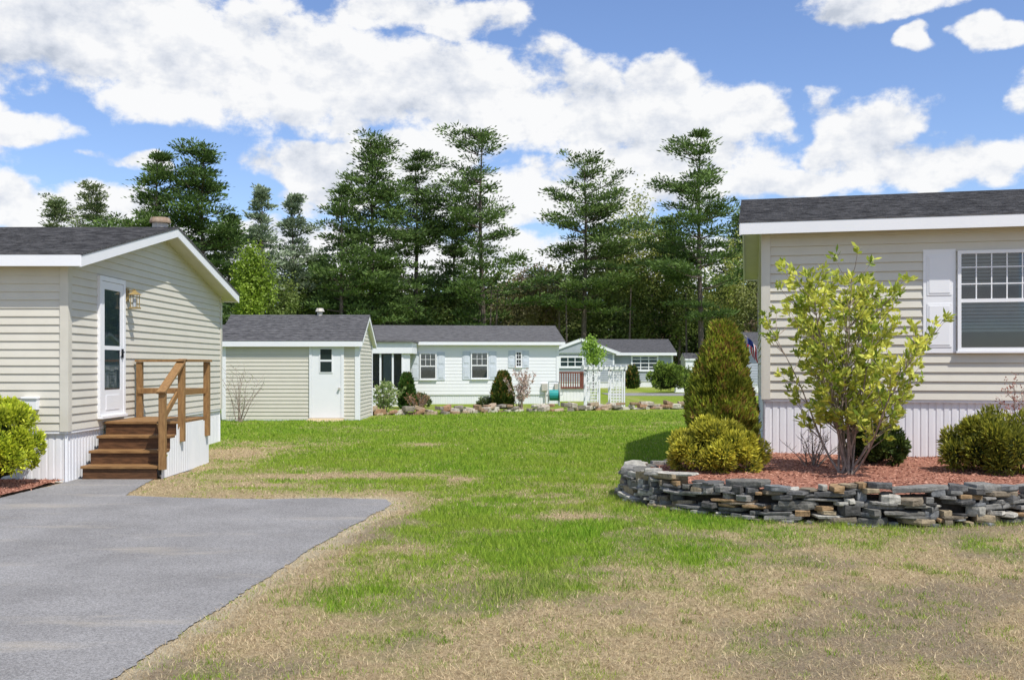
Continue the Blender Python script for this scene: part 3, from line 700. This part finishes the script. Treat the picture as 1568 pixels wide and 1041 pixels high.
def arborvitae(name,loc,r,h,n,ca,cb,L=.12,W=.035,brown=.15,pw=.45):
    E=empty(name,loc)
    def prof(t): return np.clip((1-t)**pw*(.76+.34*np.minimum(t*3,1)),.03,1.1)/1.05
    t=R.random(n)**1.05*.98; az=R.random(n)*2*math.pi
    lump=.76+.38*vn(az*2.2,t*9,1,3)+.18*vn(az*6,t*25,1,8)-.08
    rad=r*prof(t)*lump*(.72+.38*R.random(n)**.5)
    C=np.c_[np.cos(az)*rad,np.sin(az)*rad,t*h]
    D=unit(np.c_[np.cos(az)*.45,np.sin(az)*.45,np.full(n,1.0)]+R.normal(size=(n,3))*.3)
    c=colmix(n,ca,cb); q=vn(az*3,t*14,1,5)[:,None]; c=c*(.35+1.3*q)
    br=R.random(n)<brown*2*(q[:,0]>.5); c[br]=colmix(br.sum(),(.25,.15,.05),(.40,.26,.07))
    leaves('foliage',C,D,R.uniform(.6,1.3,n)*L,W,c,M_leaf,E)
    b=MB(); pts=[(0,0,i*h*.95/10) for i in range(11)]; b.tube(pts,[max(.01,float(r*prof(np.array(i/10.))*.62)) for i in range(11)],12); b.build('shade_core',M_core,E,smooth=True)  # dark tapered core paints the shaded inside of the column, no branches modelled
    b=MB(); b.tube([(0,0,-.1),(0,0,.3)],[.05,.04]); b.build('trunk',M_bark,E)
    return E
Z=14.6; arborvitae('arborvitae',(WX(1106,Z),Z,.25),.51,WZ(494,Z)-.25,34000,(.12,.17,.02),(.40,.42,.05),L=.10,W=.03,brown=.15,pw=.48)
Z=37.2; arborvitae('arborvitae',(WX(623,Z),Z,.0),.33,WZ(571,Z)-.05,5000,(.03,.07,.015),(.10,.18,.03),L=.14,W=.05,brown=.02)
arborvitae('arborvitae',(WX(770,Z),Z,.0),.42,WZ(568,Z)-.05,6000,(.04,.07,.015),(.12,.18,.03),L=.14,W=.05,brown=.15)
Z=70; arborvitae('arborvitae',(WX(968,Z),Z,0),.45,WZ(563,Z),1500,(.03,.06,.015),(.09,.14,.03),L=.3,W=.12)
shrub('green_shrub',(WX(1022,58),58,.1),1.0,.9,1.6,5000,(.14,.23,.03),(.34,.46,.07),L=.16,W=.08)
shrub('green_shrub',(WX(1040,61),61,.1),1.2,.9,1.2,3000,(.12,.18,.03),(.26,.34,.06),L=.16,W=.08)
shrub('green_shrub',(WX(640,38),38,.05),.5,.4,.4,1500,(.1,.15,.05),(.24,.28,.12),L=.1,W=.04)
shrub('green_shrub',(WX(745,37.5),37.5,.0),.4,.3,.35,1200,(.1,.15,.05),(.24,.28,.12),L=.1,W=.04)

def twiggy(name,loc,h,spread,nst,leafn,lc,lL=.05,lW=.02,rad=.01,seed=0,splits=3,m=M_leaf,kmin=2,tw=(.07,.2),ex=1.1,lowspread=.28):
    """multi-stem open shrub: stems, side twigs and leaf whorls at the twig ends"""
    rg=np.random.default_rng(seed); E=empty(name,loc); b=MB(); C=[];D=[];cc_=[]
    ends=[]
    for i in range(nst):
        az=2*math.pi*(i+rg.uniform(-.4,.4))/nst*2.4; sp=spread*rg.uniform(.15,1.0); hh=h*rg.uniform(.76,1.0)*(1-lowspread*(sp/spread)**2)
        p0=np.array([rg.normal()*.05,rg.normal()*.05,0]); pts=[]
        ph=rg.random()*6
        for k in range(9):
            t=k/8; rr_=sp*t**ex
            pts.append(p0+np.array([math.cos(az)*rr_+math.sin(ph+t*5)*.03*h*t,math.sin(az)*rr_*.9+math.cos(ph+t*4)*.03*h*t,hh*t]))
        b.tube(pts,[rad*(1.6-1.3*k/8) for k in range(9)],5); ends.append((pts[-1],pts[-1]-pts[-2]))
        for k in range(kmin,9):
            for _ in range(splits):
                if rg.random()<.2: continue
                a2=az+rg.normal()*1.2; ln=h*rg.uniform(*tw); q0=pts[k]
                q1=q0+np.array([math.cos(a2)*ln*.6,math.sin(a2)*ln*.6,ln*.5]); q2=q1+np.array([math.cos(a2)*ln*.3,math.sin(a2)*ln*.3,ln*.42])
                b.tube([q0,q1,q2],[rad*.5,rad*.36,rad*.22],4); ends.append((q2,q2-q1)); 
                if rg.random()<.6: ends.append((q1,q1-q0))
    b.build('stems',M_twig,E,smooth=True)
    if not leafn: return E
    for e,dr in ends:
        dr=dr/np.linalg.norm(dr); k=leafn
        a_=rg.normal(size=(k,3)); a_-=np.outer(a_@dr,dr); a_/=np.linalg.norm(a_,axis=1,keepdims=True)
        dd_=a_*rg.uniform(.5,1.1,(k,1))+dr*rg.uniform(.4,1.2,(k,1)); dd_/=np.linalg.norm(dd_,axis=1,keepdims=True)
        C.append(np.repeat(e[None],k,0)+rg.normal(size=(k,3))*.022); D.append(dd_)
        tn=rg.random(); t=np.clip(tn+rg.normal(size=(k,1))*.2,0,1); cc_.append(np.array(lc[0])*(1-t)+np.array(lc[1])*t)
    C=np.concatenate(C);D=np.concatenate(D);cc_=np.concatenate(cc_)
    leaves('leaves',C,D,R.uniform(.7,1.25,len(C))*lL,lW,cc_,m,E,mid=.55)
    return E
Z=12.0; x=WX(1298,Z)
twiggy('rhododendron_bush',(x,Z,bz(x,Z)-.02),WZ(422,Z)-.28,1.02,17,11,((.20,.29,.03),(.74,.74,.13)),lL=.10,lW=.042,rad=.0105,seed=5,splits=4,tw=(.07,.17),ex=.82,lowspread=.40)
Z=12.8; twiggy('bare_twig_shrub',(WX(1245,Z),Z,.28),.5,.35,14,0,None,rad=.006,seed=8,splits=3)
Z=12.9; twiggy('budding_shrub',(WX(1560,Z),Z,.28),1.15,.2,7,5,((.25,.08,.06),(.45,.22,.16)),lL=.03,lW=.02,rad=.006,seed=9,splits=2)
Z=27.8; twiggy('bare_twig_shrub',(WX(367,Z),Z,0),1.6,.6,9,1,((.2,.25,.1),(.3,.35,.15)),lL=.05,lW=.02,rad=.009,seed=12,splits=2)
Z=36.5; twiggy('blossoming_shrub',(WX(795,Z),Z,0),1.45,.42,9,6,((.5,.32,.26),(.75,.65,.58)),lL=.07,lW=.05,rad=.012,seed=13,splits=2)
Z=33; twiggy('leafy_shrub',(WX(588,Z),Z,0),1.0,.55,12,8,((.2,.3,.08),(.5,.55,.25)),lL=.09,lW=.05,rad=.01,seed=14,splits=2)
Z=30; twiggy('bare_twig_shrub',(WX(603,Z)+.5,Z+2.5,0),.7,.4,9,3,((.3,.15,.08),(.35,.2,.1)),lL=.06,lW=.03,rad=.01,seed=15,splits=2)

# ---- pines
def pine(name,X,Y,H,rad,seed,ca=(.035,.07,.022),cb=(.18,.27,.075),hb=.18,dens=1.0,sparse=.24,narrow=.6,cs=1.0,step=1.0):
    rg=np.random.default_rng(seed); E=empty(name,(X,Y,0)); b=MB()
    lean=rg.normal(size=2)*.35
    tp=[(lean[0]*t*math.sin(t*3),lean[1]*t,H*t) for t in np.linspace(0,1,10)]; r0=H*.0125
    b.tube(tp,[r0*(1-t)**.8+.02 for t in np.linspace(0,1,10)],7)
    C=[];D=[];cl=[]
    h=H*hb; asy=rg.random()*6
    while h<H*.985:
        u=(h-H*hb)/(H-H*hb); pr=(1-u)**narrow*(.7+.3*min(1,u*4))+.04
        nb=rg.integers(4,8)
        wf=rg.uniform(.5,1.2)
        for k in range(nb):
            if rg.random()<sparse: continue
            az=rg.random()*2*math.pi; ln=rad*pr*wf*rg.uniform(.5,1.35)*(1+.25*math.cos(az-asy+u*3)); ln=max(ln,.4)
            el=math.radians(-6+30*u+rg.normal()*7)
            dr=np.array([math.cos(az),math.sin(az)]); p0=np.array([lean[0]*u,lean[1]*u,h+rg.normal()*.12])
            def bp_(t): return p0+np.array([dr[0]*ln*t,dr[1]*ln*t,ln*(math.tan(el)*t+.18*t*t)])
            b.tube([bp_(t) for t in np.linspace(0,1,5)],[.06*(1-t)*min(1,ln/3)+.015 for t in np.linspace(0,1,5)],3)
            nc=max(2,int(ln*2.0))
            for j in range(nc):
                t=.34+.68*(j+rg.random()*.6)/nc; p=bp_(t)
                side=rg.normal()*ln*.17*(1.2-t*.5); p=p+np.array([-dr[1]*side,dr[0]*side,rg.normal()*.07])
                m_=int(rg.uniform(32,58)*dens); sz=cs*rg.uniform(.7,1.25)*min(1,.55+ln/4)
                q=rg.normal(size=(m_,3))*np.array([.46,.46,.115])*sz
                C.append(p+q+np.array([0,0,.1])); dd_=q*np.array([1.2,1.2,.8])+np.array([dr[0]*.35,dr[1]*.35,.45])+rg.normal(size=(m_,3))*.25
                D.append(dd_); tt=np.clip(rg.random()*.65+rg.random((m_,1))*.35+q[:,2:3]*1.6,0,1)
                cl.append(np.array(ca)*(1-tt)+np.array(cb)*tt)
        h+=rg.uniform(.6,1.5)*(H/22)**.5*(1-.3*u)*step
    b.build('trunk_and_limbs',M_bark,E)
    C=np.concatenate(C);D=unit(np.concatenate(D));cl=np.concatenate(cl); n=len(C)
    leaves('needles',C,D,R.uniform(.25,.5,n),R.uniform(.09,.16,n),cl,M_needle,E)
    return n
tot_=0
def P_(px,pyt,hw,Z,seed,**k):
    X=WX(px,Z);H=WZ(pyt,Z); return pine('pine_tree',X,Z,H,hw*Z/F,seed,**k)
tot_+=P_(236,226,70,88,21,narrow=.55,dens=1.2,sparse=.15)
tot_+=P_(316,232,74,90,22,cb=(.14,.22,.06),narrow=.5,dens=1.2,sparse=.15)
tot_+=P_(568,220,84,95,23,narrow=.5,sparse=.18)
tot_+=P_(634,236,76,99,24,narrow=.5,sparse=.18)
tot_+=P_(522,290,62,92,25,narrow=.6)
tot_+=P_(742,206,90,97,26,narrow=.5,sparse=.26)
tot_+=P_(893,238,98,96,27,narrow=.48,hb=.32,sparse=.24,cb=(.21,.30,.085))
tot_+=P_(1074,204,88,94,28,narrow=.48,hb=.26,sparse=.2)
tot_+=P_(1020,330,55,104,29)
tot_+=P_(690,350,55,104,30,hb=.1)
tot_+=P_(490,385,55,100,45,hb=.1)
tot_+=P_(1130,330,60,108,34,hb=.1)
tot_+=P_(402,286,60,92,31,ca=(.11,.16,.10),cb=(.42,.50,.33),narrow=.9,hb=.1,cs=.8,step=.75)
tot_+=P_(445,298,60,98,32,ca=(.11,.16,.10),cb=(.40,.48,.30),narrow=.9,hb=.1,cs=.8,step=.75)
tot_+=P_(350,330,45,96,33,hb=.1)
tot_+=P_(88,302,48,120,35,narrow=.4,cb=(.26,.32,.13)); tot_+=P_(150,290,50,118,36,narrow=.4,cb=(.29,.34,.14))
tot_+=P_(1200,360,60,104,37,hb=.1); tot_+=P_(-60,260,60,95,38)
print('pine leaves',tot_)

# ---- broadleaf trees & forest mass
def crown(cx,cy,cz,rx,ry,rz,n,ca,cb,cl=28,rg=R):
    u=unit(rg.normal(size=(cl,3)))*rg.random((cl,1))**.4; cc_=u*np.array([rx,ry,rz]); k=rg.integers(0,cl,n)
    C=cc_[k]+rg.normal(size=(n,3))*np.array([rx,ry,rz])*.17+np.array([cx,cy,cz]); t=np.clip(rg.random(cl)[k]*.7+rg.random(n)*.35,0,1)[:,None]
    return C,unit(rg.normal(size=(n,3))+np.array([0,0,.2])),np.array(ca)*(1-t)+np.array(cb)*t
def broadleaf(name,px,pyt,hw,Z,pyb,n,ca,cb,L=.28,cl=40):
    X=WX(px,Z); zt=WZ(pyt,Z); zb=max(WZ(pyb,Z),.3); r=hw*Z/F; E=empty(name,(X,Z,0))
    C,D,c=crown(0,0,(zt+zb)/2,r,r,(zt-zb)/2*.92,n,ca,cb,cl=cl); leaves('foliage',C,D,R.uniform(.6,1.2,n)*L,L*.6,c,M_leaf,E)
    b=MB(); b.tube([(0,0,0),(0,0,zb),(.1,0,(zt+zb)/2)],[.012*zt+.02,.01*zt+.015,.02],6)
    for i in range(9):
        a=i*2.4; zz_=zb+(zt-zb)*(.05+i*.08); b.tube([(0,0,zz_),(math.cos(a)*r*.6,math.sin(a)*r*.6,zz_+(zt-zb)*.22)],[.05 if zt>5 else .015,.01],4)
    b.build('trunk',M_bark,E)
YG=((.17,.23,.04),(.50,.51,.14)); DG=((.07,.11,.025),(.24,.30,.08)); BR=((.22,.15,.10),(.44,.34,.22))
broadleaf('maple_tree',385,378,32,84,500,5500,(.11,.19,.02),(.32,.43,.05),cl=60)
broadleaf('birch_tree',965,285,48,106,470,4800,*YG,L=.30,cl=60)
broadleaf('birch_tree',1000,330,50,104,500,5500,*YG,L=.30,cl=60)
broadleaf('birch_tree',1115,372,42,101,540,4500,*YG,L=.3)
broadleaf('oak_tree',938,370,50,102,540,6500,*DG,L=.34)
broadleaf('oak_tree',1040,400,50,101,540,5500,*DG,L=.32)
broadleaf('oak_tree',850,410,45,103,510,4500,(.13,.14,.05),(.35,.34,.13),L=.3)
broadleaf('maple_tree',815,405,40,103,500,3500,*BR)
broadleaf('maple_tree',790,440,40,101,520,3000,(.13,.13,.05),(.33,.29,.14))
broadleaf('oak_tree',680,420,45,101,540,4500,*DG,L=.32)
broadleaf('oak_tree',480,420,45,98,540,4500,(.07,.12,.025),(.26,.33,.07),L=.32)
broadleaf('young_tree',908,514,17,62,566,1800,(.18,.32,.04),(.40,.56,.09),L=.16)
broadleaf('maple_tree',1150,400,45,100,540,4500,(.12,.15,.05),(.32,.34,.13))
broadleaf('oak_tree',425,420,35,90,540,4000,(.07,.12,.02),(.22,.28,.07),L=.3)
Cs=[];Ds=[];cs=[]; tb=MB(); rg=np.random.default_rng(99)
pals=[((.04,.065,.018),(.16,.22,.055)),((.025,.05,.018),(.12,.17,.045)),((.09,.11,.035),(.28,.31,.10)),((.035,.06,.018),(.14,.20,.045)),((.14,.105,.07),(.32,.25,.16)),((.05,.075,.018),(.23,.28,.07))]
for row,(Z0,Z1,top,n,cnt,sz) in enumerate(((98,106,7.5,900,44,.42),(106,116,11.5,1200,46,.48),(116,128,13.3,1400,46,.65),(128,140,13.3,1300,44,.9))):
    for i in range(cnt):
        X=-88+176*(i+rg.uniform(-.4,.4))/cnt; Z=rg.uniform(Z0,Z1); h=top*rg.uniform(.7,1.12); r=rg.uniform(2.2,3.6)
        ca,cb=pals[rg.integers(len(pals))]; k=.85-.12*row
        C,D,c=crown(X,Z,h*.52,r,r,h*.5,n,np.array(ca)*k,np.array(cb)*k,rg=rg); C[:,2]=np.maximum(C[:,2],.1); Cs.append(C);Ds.append(D);cs.append(np.c_[c,np.full(n,sz)])
        if row<2: tb.tube([(X,Z,0),(X+rg.normal()*.3,Z,h*.9)],[.16,.06],5)
for i in range(26):
    X=-70+140*rg.random(); Z=rg.uniform(93,100); tb.tube([(X,Z,0),(X+rg.normal()*.4,Z,rg.uniform(8,10))],[rg.uniform(.12,.25),.05],6)
FE=empty('distant_tree_line'); C=np.concatenate(Cs);D=np.concatenate(Ds);c=np.concatenate(cs)
leaves('foliage',C,D,c[:,3],c[:,3]*.6,c[:,:3],M_needle,FE); tb.build('trunks',M_bark,FE)

# ============================================================ GARDEN ARBOR etc.
A=empty('garden_arbor'); b=MB(); Z=36.6
def lattice(b,x0,x1,y,z0,z1,st=.11,w=.022):
    b.box((x0,y-.03,z0),(x0+.05,y+.03,z1)); b.box((x1-.05,y-.03,z0),(x1,y+.03,z1)); b.box((x0,y-.03,z1-.05),(x1,y+.03,z1)); b.box((x0,y-.03,z0+.05),(x1,y+.03,z0+.1))
    x=x0+st
    while x<x1-.04: b.box((x-w/2,y-.01,z0),(x+w/2,y+.0,z1)); x+=st
    z=z0+st
    while z<z1: b.box((x0,y+.001,z-w/2),(x1,y+.011,z+w/2)); z+=st
z1=WZ(566,Z)
lattice(b,WX(896,Z),WX(919,Z),Z,0,z1); lattice(b,WX(934,Z),WX(957,Z),Z,0,z1); lattice(b,WX(896,Z),WX(919,Z),Z+.7,0,z1); lattice(b,WX(934,Z),WX(957,Z),Z+.7,0,z1)
for yy in (Z-.04,Z+.7):
    b.box((WX(891,Z),yy-.02,z1),(WX(960,Z),yy+.02,z1+.10))
for i in range(9):
    x=WX(893,Z)+(WX(957,Z)-WX(893,Z))*i/8; b.box((x,Z-.25,z1+.10),(x+.035,Z+.95,z1+.17))
b.build('arbor_frame',M_white,A)
HR=empty('garden_hose_reel',(WX(848,40),40,0)); b=MB(); b.tube([(-.18,0,.42),(.18,0,.42)],[.22,.22],14); b.build('hose_coil',M_teal,HR)
b=MB(); 
for x in (-.22,.22):
    b.tube([(x-.01,0,.42),(x+.01,0,.42)],[.29,.29],16); b.beam((x,-.2,0),(x,0,.42),.03,.03); b.beam((x,.2,0),(x,0,.42),.03,.03)
b.beam((.22,0,.42),(.34,0,.42),.02,.02); b.beam((.34,0,.42),(.34,0,.56),.02,.02); b.beam((-.2,.25,0),(-.2,.3,.95),.03,.03); b.beam((.2,.25,0),(.2,.3,.95),.03,.03); b.beam((-.2,.3,.95),(.2,.3,.95),.03,.03)
b.build('reel_frame',mat('reel_plastic',(.25,.3,.28),rough=.5),HR)
U=empty('utility_pedestal',(WX(1040,60),60,0)); b=MB(); b.box((-.25,-.2,0),(.25,.2,.6)); b.box((-.22,-.17,.6),(.22,.17,.68)); b.box((-.28,-.22,0),(.28,.22,.06)); b.build('cabinet',M_white,U,bevel=.02)
CZ=84; CE=empty('parked_car',(WX(1043,CZ),CZ,0)); b=MB()
prof=[(0,.35),(0,.72),(.15,.82),(1.2,.98),(1.9,1.42),(3.2,1.45),(4.1,1.02),(4.5,.95),(4.55,.35)]
vs=[(-.88,y,z) for y,z in prof]+[(.88,y,z) for y,z in prof]; n=len(prof)
for i in (4,5): vs[i]=(-.62,*prof[i]); vs[n+i]=(.62,*prof[i])
b.add(vs,[tuple(range(n)),tuple(range(n,2*n))]+[(i,(i+1)%n,n+(i+1)%n,n+i) for i in range(n)]); b.build('body',mat('car_paint',(.55,.58,.6),rough=.25,spec=.6),CE,bevel=.04)
b=MB(); b.add([(-.74,1.20,1.03),(.74,1.20,1.03),(.6,1.84,1.42),(-.6,1.84,1.42)],[(0,1,2,3)]); b.build('windscreen',bpy.data.materials['dark_glass'],CE)
b=MB()
for x in (-.88,.68):
    for y in (.8,3.6): b.tube([(x,y,.33),(x+.2,y,.33)],[.33,.33],14)
b.build('tyres',M_black,CE)
# american flag hanging from an angled pole on a stand near the end of the right home
FZ=22.5; FX=WX(1152,FZ); FE2=empty('american_flag',(FX,FZ,0)); b=MB(); b.tube([(.16,.03,0),(.16,.03,2.0)],[.02,.02]); b.tube([(.16,.03,1.95),(-.17,-.02,2.28)],[.012,.010]); b.build('pole',M_metal,FE2)
fl,nt,bs=newmat('flag_cloth'); N=nt.nodes;K=nt.links; uv=N.new('ShaderNodeAttribute'); uv.attribute_name='Col'; K.new(uv.outputs['Color'],bs.inputs['Base Color']); bs.inputs['Roughness'].default_value=.8
b=MB(); n=9
def fpt(u,v):
    # v runs along the pole (hoist), u is the fly hanging down
    return (-.14+.26*v+.05*u+.012*math.sin(u*7),-.05+.035*math.sin(v*11+u*2),2.25-.24*v-.40*u+.02*math.sin(v*6))
for i in range(n):
    for j in range(10):
        u0,u1=j/10,(j+1)/10; v0,v1=i/n,(i+1)/n
        cl=(.60,.02,.04) if i%2==0 else (.8,.8,.8)
        if j<4 and i<5: cl=(.02,.04,.22)
        b.add([fpt(u0,v0),fpt(u1,v0),fpt(u1,v1),fpt(u0,v1)],[(0,1,2,3)],cl)
b.build('flag',fl,FE2)

# ============================================================ SKY
az_s=math.radians(140); el_s=math.radians(58)
w=bpy.data.worlds.new('World'); scene.world=w; w.use_nodes=True; nt=w.node_tree; N=nt.nodes; K=nt.links
bg=N['Background']; sk=N.new('ShaderNodeTexSky'); sk.sky_type='NISHITA'; sk.sun_disc=False; sk.sun_elevation=el_s; sk.sun_rotation=az_s; sk.air_density=1.0; sk.dust_density=.3; sk.ozone_density=2.0; sk.altitude=100
blobs=[(100,30,330,115),(400,105,330,92),(640,15,140,45),(680,150,320,78),(930,185,210,70),(1003,126,70,46),(1100,190,80,48),(20,200,95,28),(470,245,90,36),(600,240,115,42),(50,315,160,38),(200,248,36,14),
 (800,300,330,52),(1305,214,80,60),(1400,248,175,44),(1210,272,105,30),(1540,235,55,36),(1362,10,88,28),(1412,66,24,26),(1530,52,44,32),(620,400,600,50),(1000,240,180,46),(-250,150,220,90),(1780,150,150,80),(300,-150,500,90)]
tc=N.new('ShaderNodeTexCoord'); sx=N.new('ShaderNodeSeparateXYZ'); K.new(tc.outputs['Generated'],sx.inputs[0])
X_,Y_,Z_=sx.outputs
az=mth('ARCTAN2',X_,Y_); hor=mth('SQRT',mth('ADD',mth('MULTIPLY',X_,X_),mth('MULTIPLY',Y_,Y_))); el=mth('DIVIDE',Z_,mth('MAXIMUM',hor,.001))
cb_=N.new('ShaderNodeCombineXYZ'); K.new(az,cb_.inputs[0]); K.new(el,cb_.inputs[1]); Pp=cb_.outputs[0]
def gv(op,a,b=None):
    m=N.new('ShaderNodeVectorMath'); m.operation=op
    for i,v in enumerate((a,b)):
        if v is None: continue
        if isinstance(v,tuple): m.inputs[i].default_value=v
        else: K.new(v,m.inputs[i])
    return m.outputs['Value'] if op=='DOT_PRODUCT' else m.outputs[0]
def n2(sc,det,ro,vec,colr=False):
    n=N.new('ShaderNodeTexNoise'); n.noise_dimensions='2D'; n.inputs['Scale'].default_value=sc; n.inputs['Detail'].default_value=det; n.inputs['Roughness'].default_value=ro; K.new(vec,n.inputs['Vector']); return n.outputs['Color'] if colr else n.outputs['Fac']
st=gv('MULTIPLY',Pp,(1,1.35,1))
wv=gv('MULTIPLY',gv('SUBTRACT',n2(8,3,.55,st,True),(.5,.5,.5)),(.12,.06,0)); Pw=gv('ADD',Pp,wv)
mn=None
for (cx,cy,rx,ry) in blobs:
    u=(cx-784)/F; a=math.atan(u); t=((HY-cy)/F)/math.sqrt(1+u*u)
    q=gv('MULTIPLY_ADD',Pw,(F/rx,F/ry,0)); q.node.inputs[2].default_value=(-a*F/rx,-t*F/ry,0); dt=gv('DOT_PRODUCT',q,q)
    mn=dt if mn is None else mth('MINIMUM',mn,dt)
B=mth('SUBTRACT',1.0,mth('MINIMUM',mn,3.0))
oz=mth('ADD',mth('MULTIPLY',mth('SUBTRACT',mth('ABSOLUTE',az),.66),5.0,clamp=True),mth('MULTIPLY',mth('SUBTRACT',el,.5),5.0,clamp=True),clamp=True)
gen=mth('MULTIPLY',mth('SUBTRACT',n2(3.2,2,.5,st),.57),9.0); gen=mth('SUBTRACT',gen,mth('MULTIPLY',mth('SUBTRACT',1.0,oz),9.0))
B=mth('MAXIMUM',B,gen)
na=n2(13,8,.6,st); nb=n2(13,5,.6,gv('ADD',st,(.005,.024,0)))
f1=mth('ADD',B,mth('MULTIPLY',mth('SUBTRACT',na,.485),3.4))
mr=N.new('ShaderNodeMapRange'); mr.interpolation_type='SMOOTHSTEP'; K.new(f1,mr.inputs['Value']); mr.inputs['From Min'].default_value=-.28; mr.inputs['From Max'].default_value=.45
d1=mth('MULTIPLY',mth('SUBTRACT',na,nb),1.9)
low=n2(5,2,.5,gv('ADD',st,(3.3,1.7,0)))
sh=mth('ADD',mth('ADD',.81,d1),mth('MULTIPLY',mth('SUBTRACT',low,.5),.8))
sh=mth('SUBTRACT',sh,mth('MULTIPLY',mth('MAXIMUM',mth('SUBTRACT',f1,.8),0.0),.09),clamp=True)
r=N.new('ShaderNodeValToRGB'); r.color_ramp.elements[0].position=.2; r.color_ramp.elements[0].color=(.54,.59,.68,1); r.color_ramp.elements[1].position=.9; r.color_ramp.elements[1].color=(.98,.98,.98,1)
e=r.color_ramp.elements.new(.55); e.color=(.77,.80,.86,1)
K.new(sh,r.inputs[0])
ST=.13
vs=N.new('ShaderNodeVectorMath'); vs.operation='SCALE'; vs.inputs['Scale'].default_value=1.0/ST; K.new(r.outputs[0],vs.inputs[0])
tint=N.new('ShaderNodeVectorMath'); tint.operation='MULTIPLY'; tint.inputs[1].default_value=(1.05,1.10,1.30); K.new(sk.outputs[0],tint.inputs[0])
mx=N.new('ShaderNodeMix'); mx.data_type='RGBA'; K.new(mth('MULTIPLY',mr.outputs[0],.97),mx.inputs[0]); K.new(tint.outputs[0],mx.inputs[6]); K.new(vs.outputs[0],mx.inputs[7])
K.new(mx.outputs[2],bg.inputs['Color']); bg.inputs['Strength'].default_value=ST
try:
    w.cycles.sampling_method='MANUAL'; w.cycles.sample_map_resolution=512
except Exception as ex: print(ex)
sd=bpy.data.lights.new('sun','SUN'); sd.energy=5.0; sd.angle=math.radians(.53); sd.color=(1,.96,.9); so=bpy.data.objects.new('sun',sd); col.objects.link(so)
v=Vector((math.sin(az_s)*math.cos(el_s),math.cos(az_s)*math.cos(el_s),math.sin(el_s))); so.rotation_euler=v.to_track_quat('Z','Y').to_euler(); so.location=(0,0,30)
cd=bpy.data.cameras.new('camera'); cd.lens=35; cd.sensor_width=36; cd.shift_y=39.5/1568; cd.clip_end=4000; cd.clip_start=.05
co=bpy.data.objects.new('camera',cd); co.location=(0,0,CH); co.rotation_euler=(math.radians(90),0,0); col.objects.link(co); scene.camera=co
scene.view_settings.view_transform='Standard'; scene.view_settings.look='None'; scene.view_settings.exposure=0
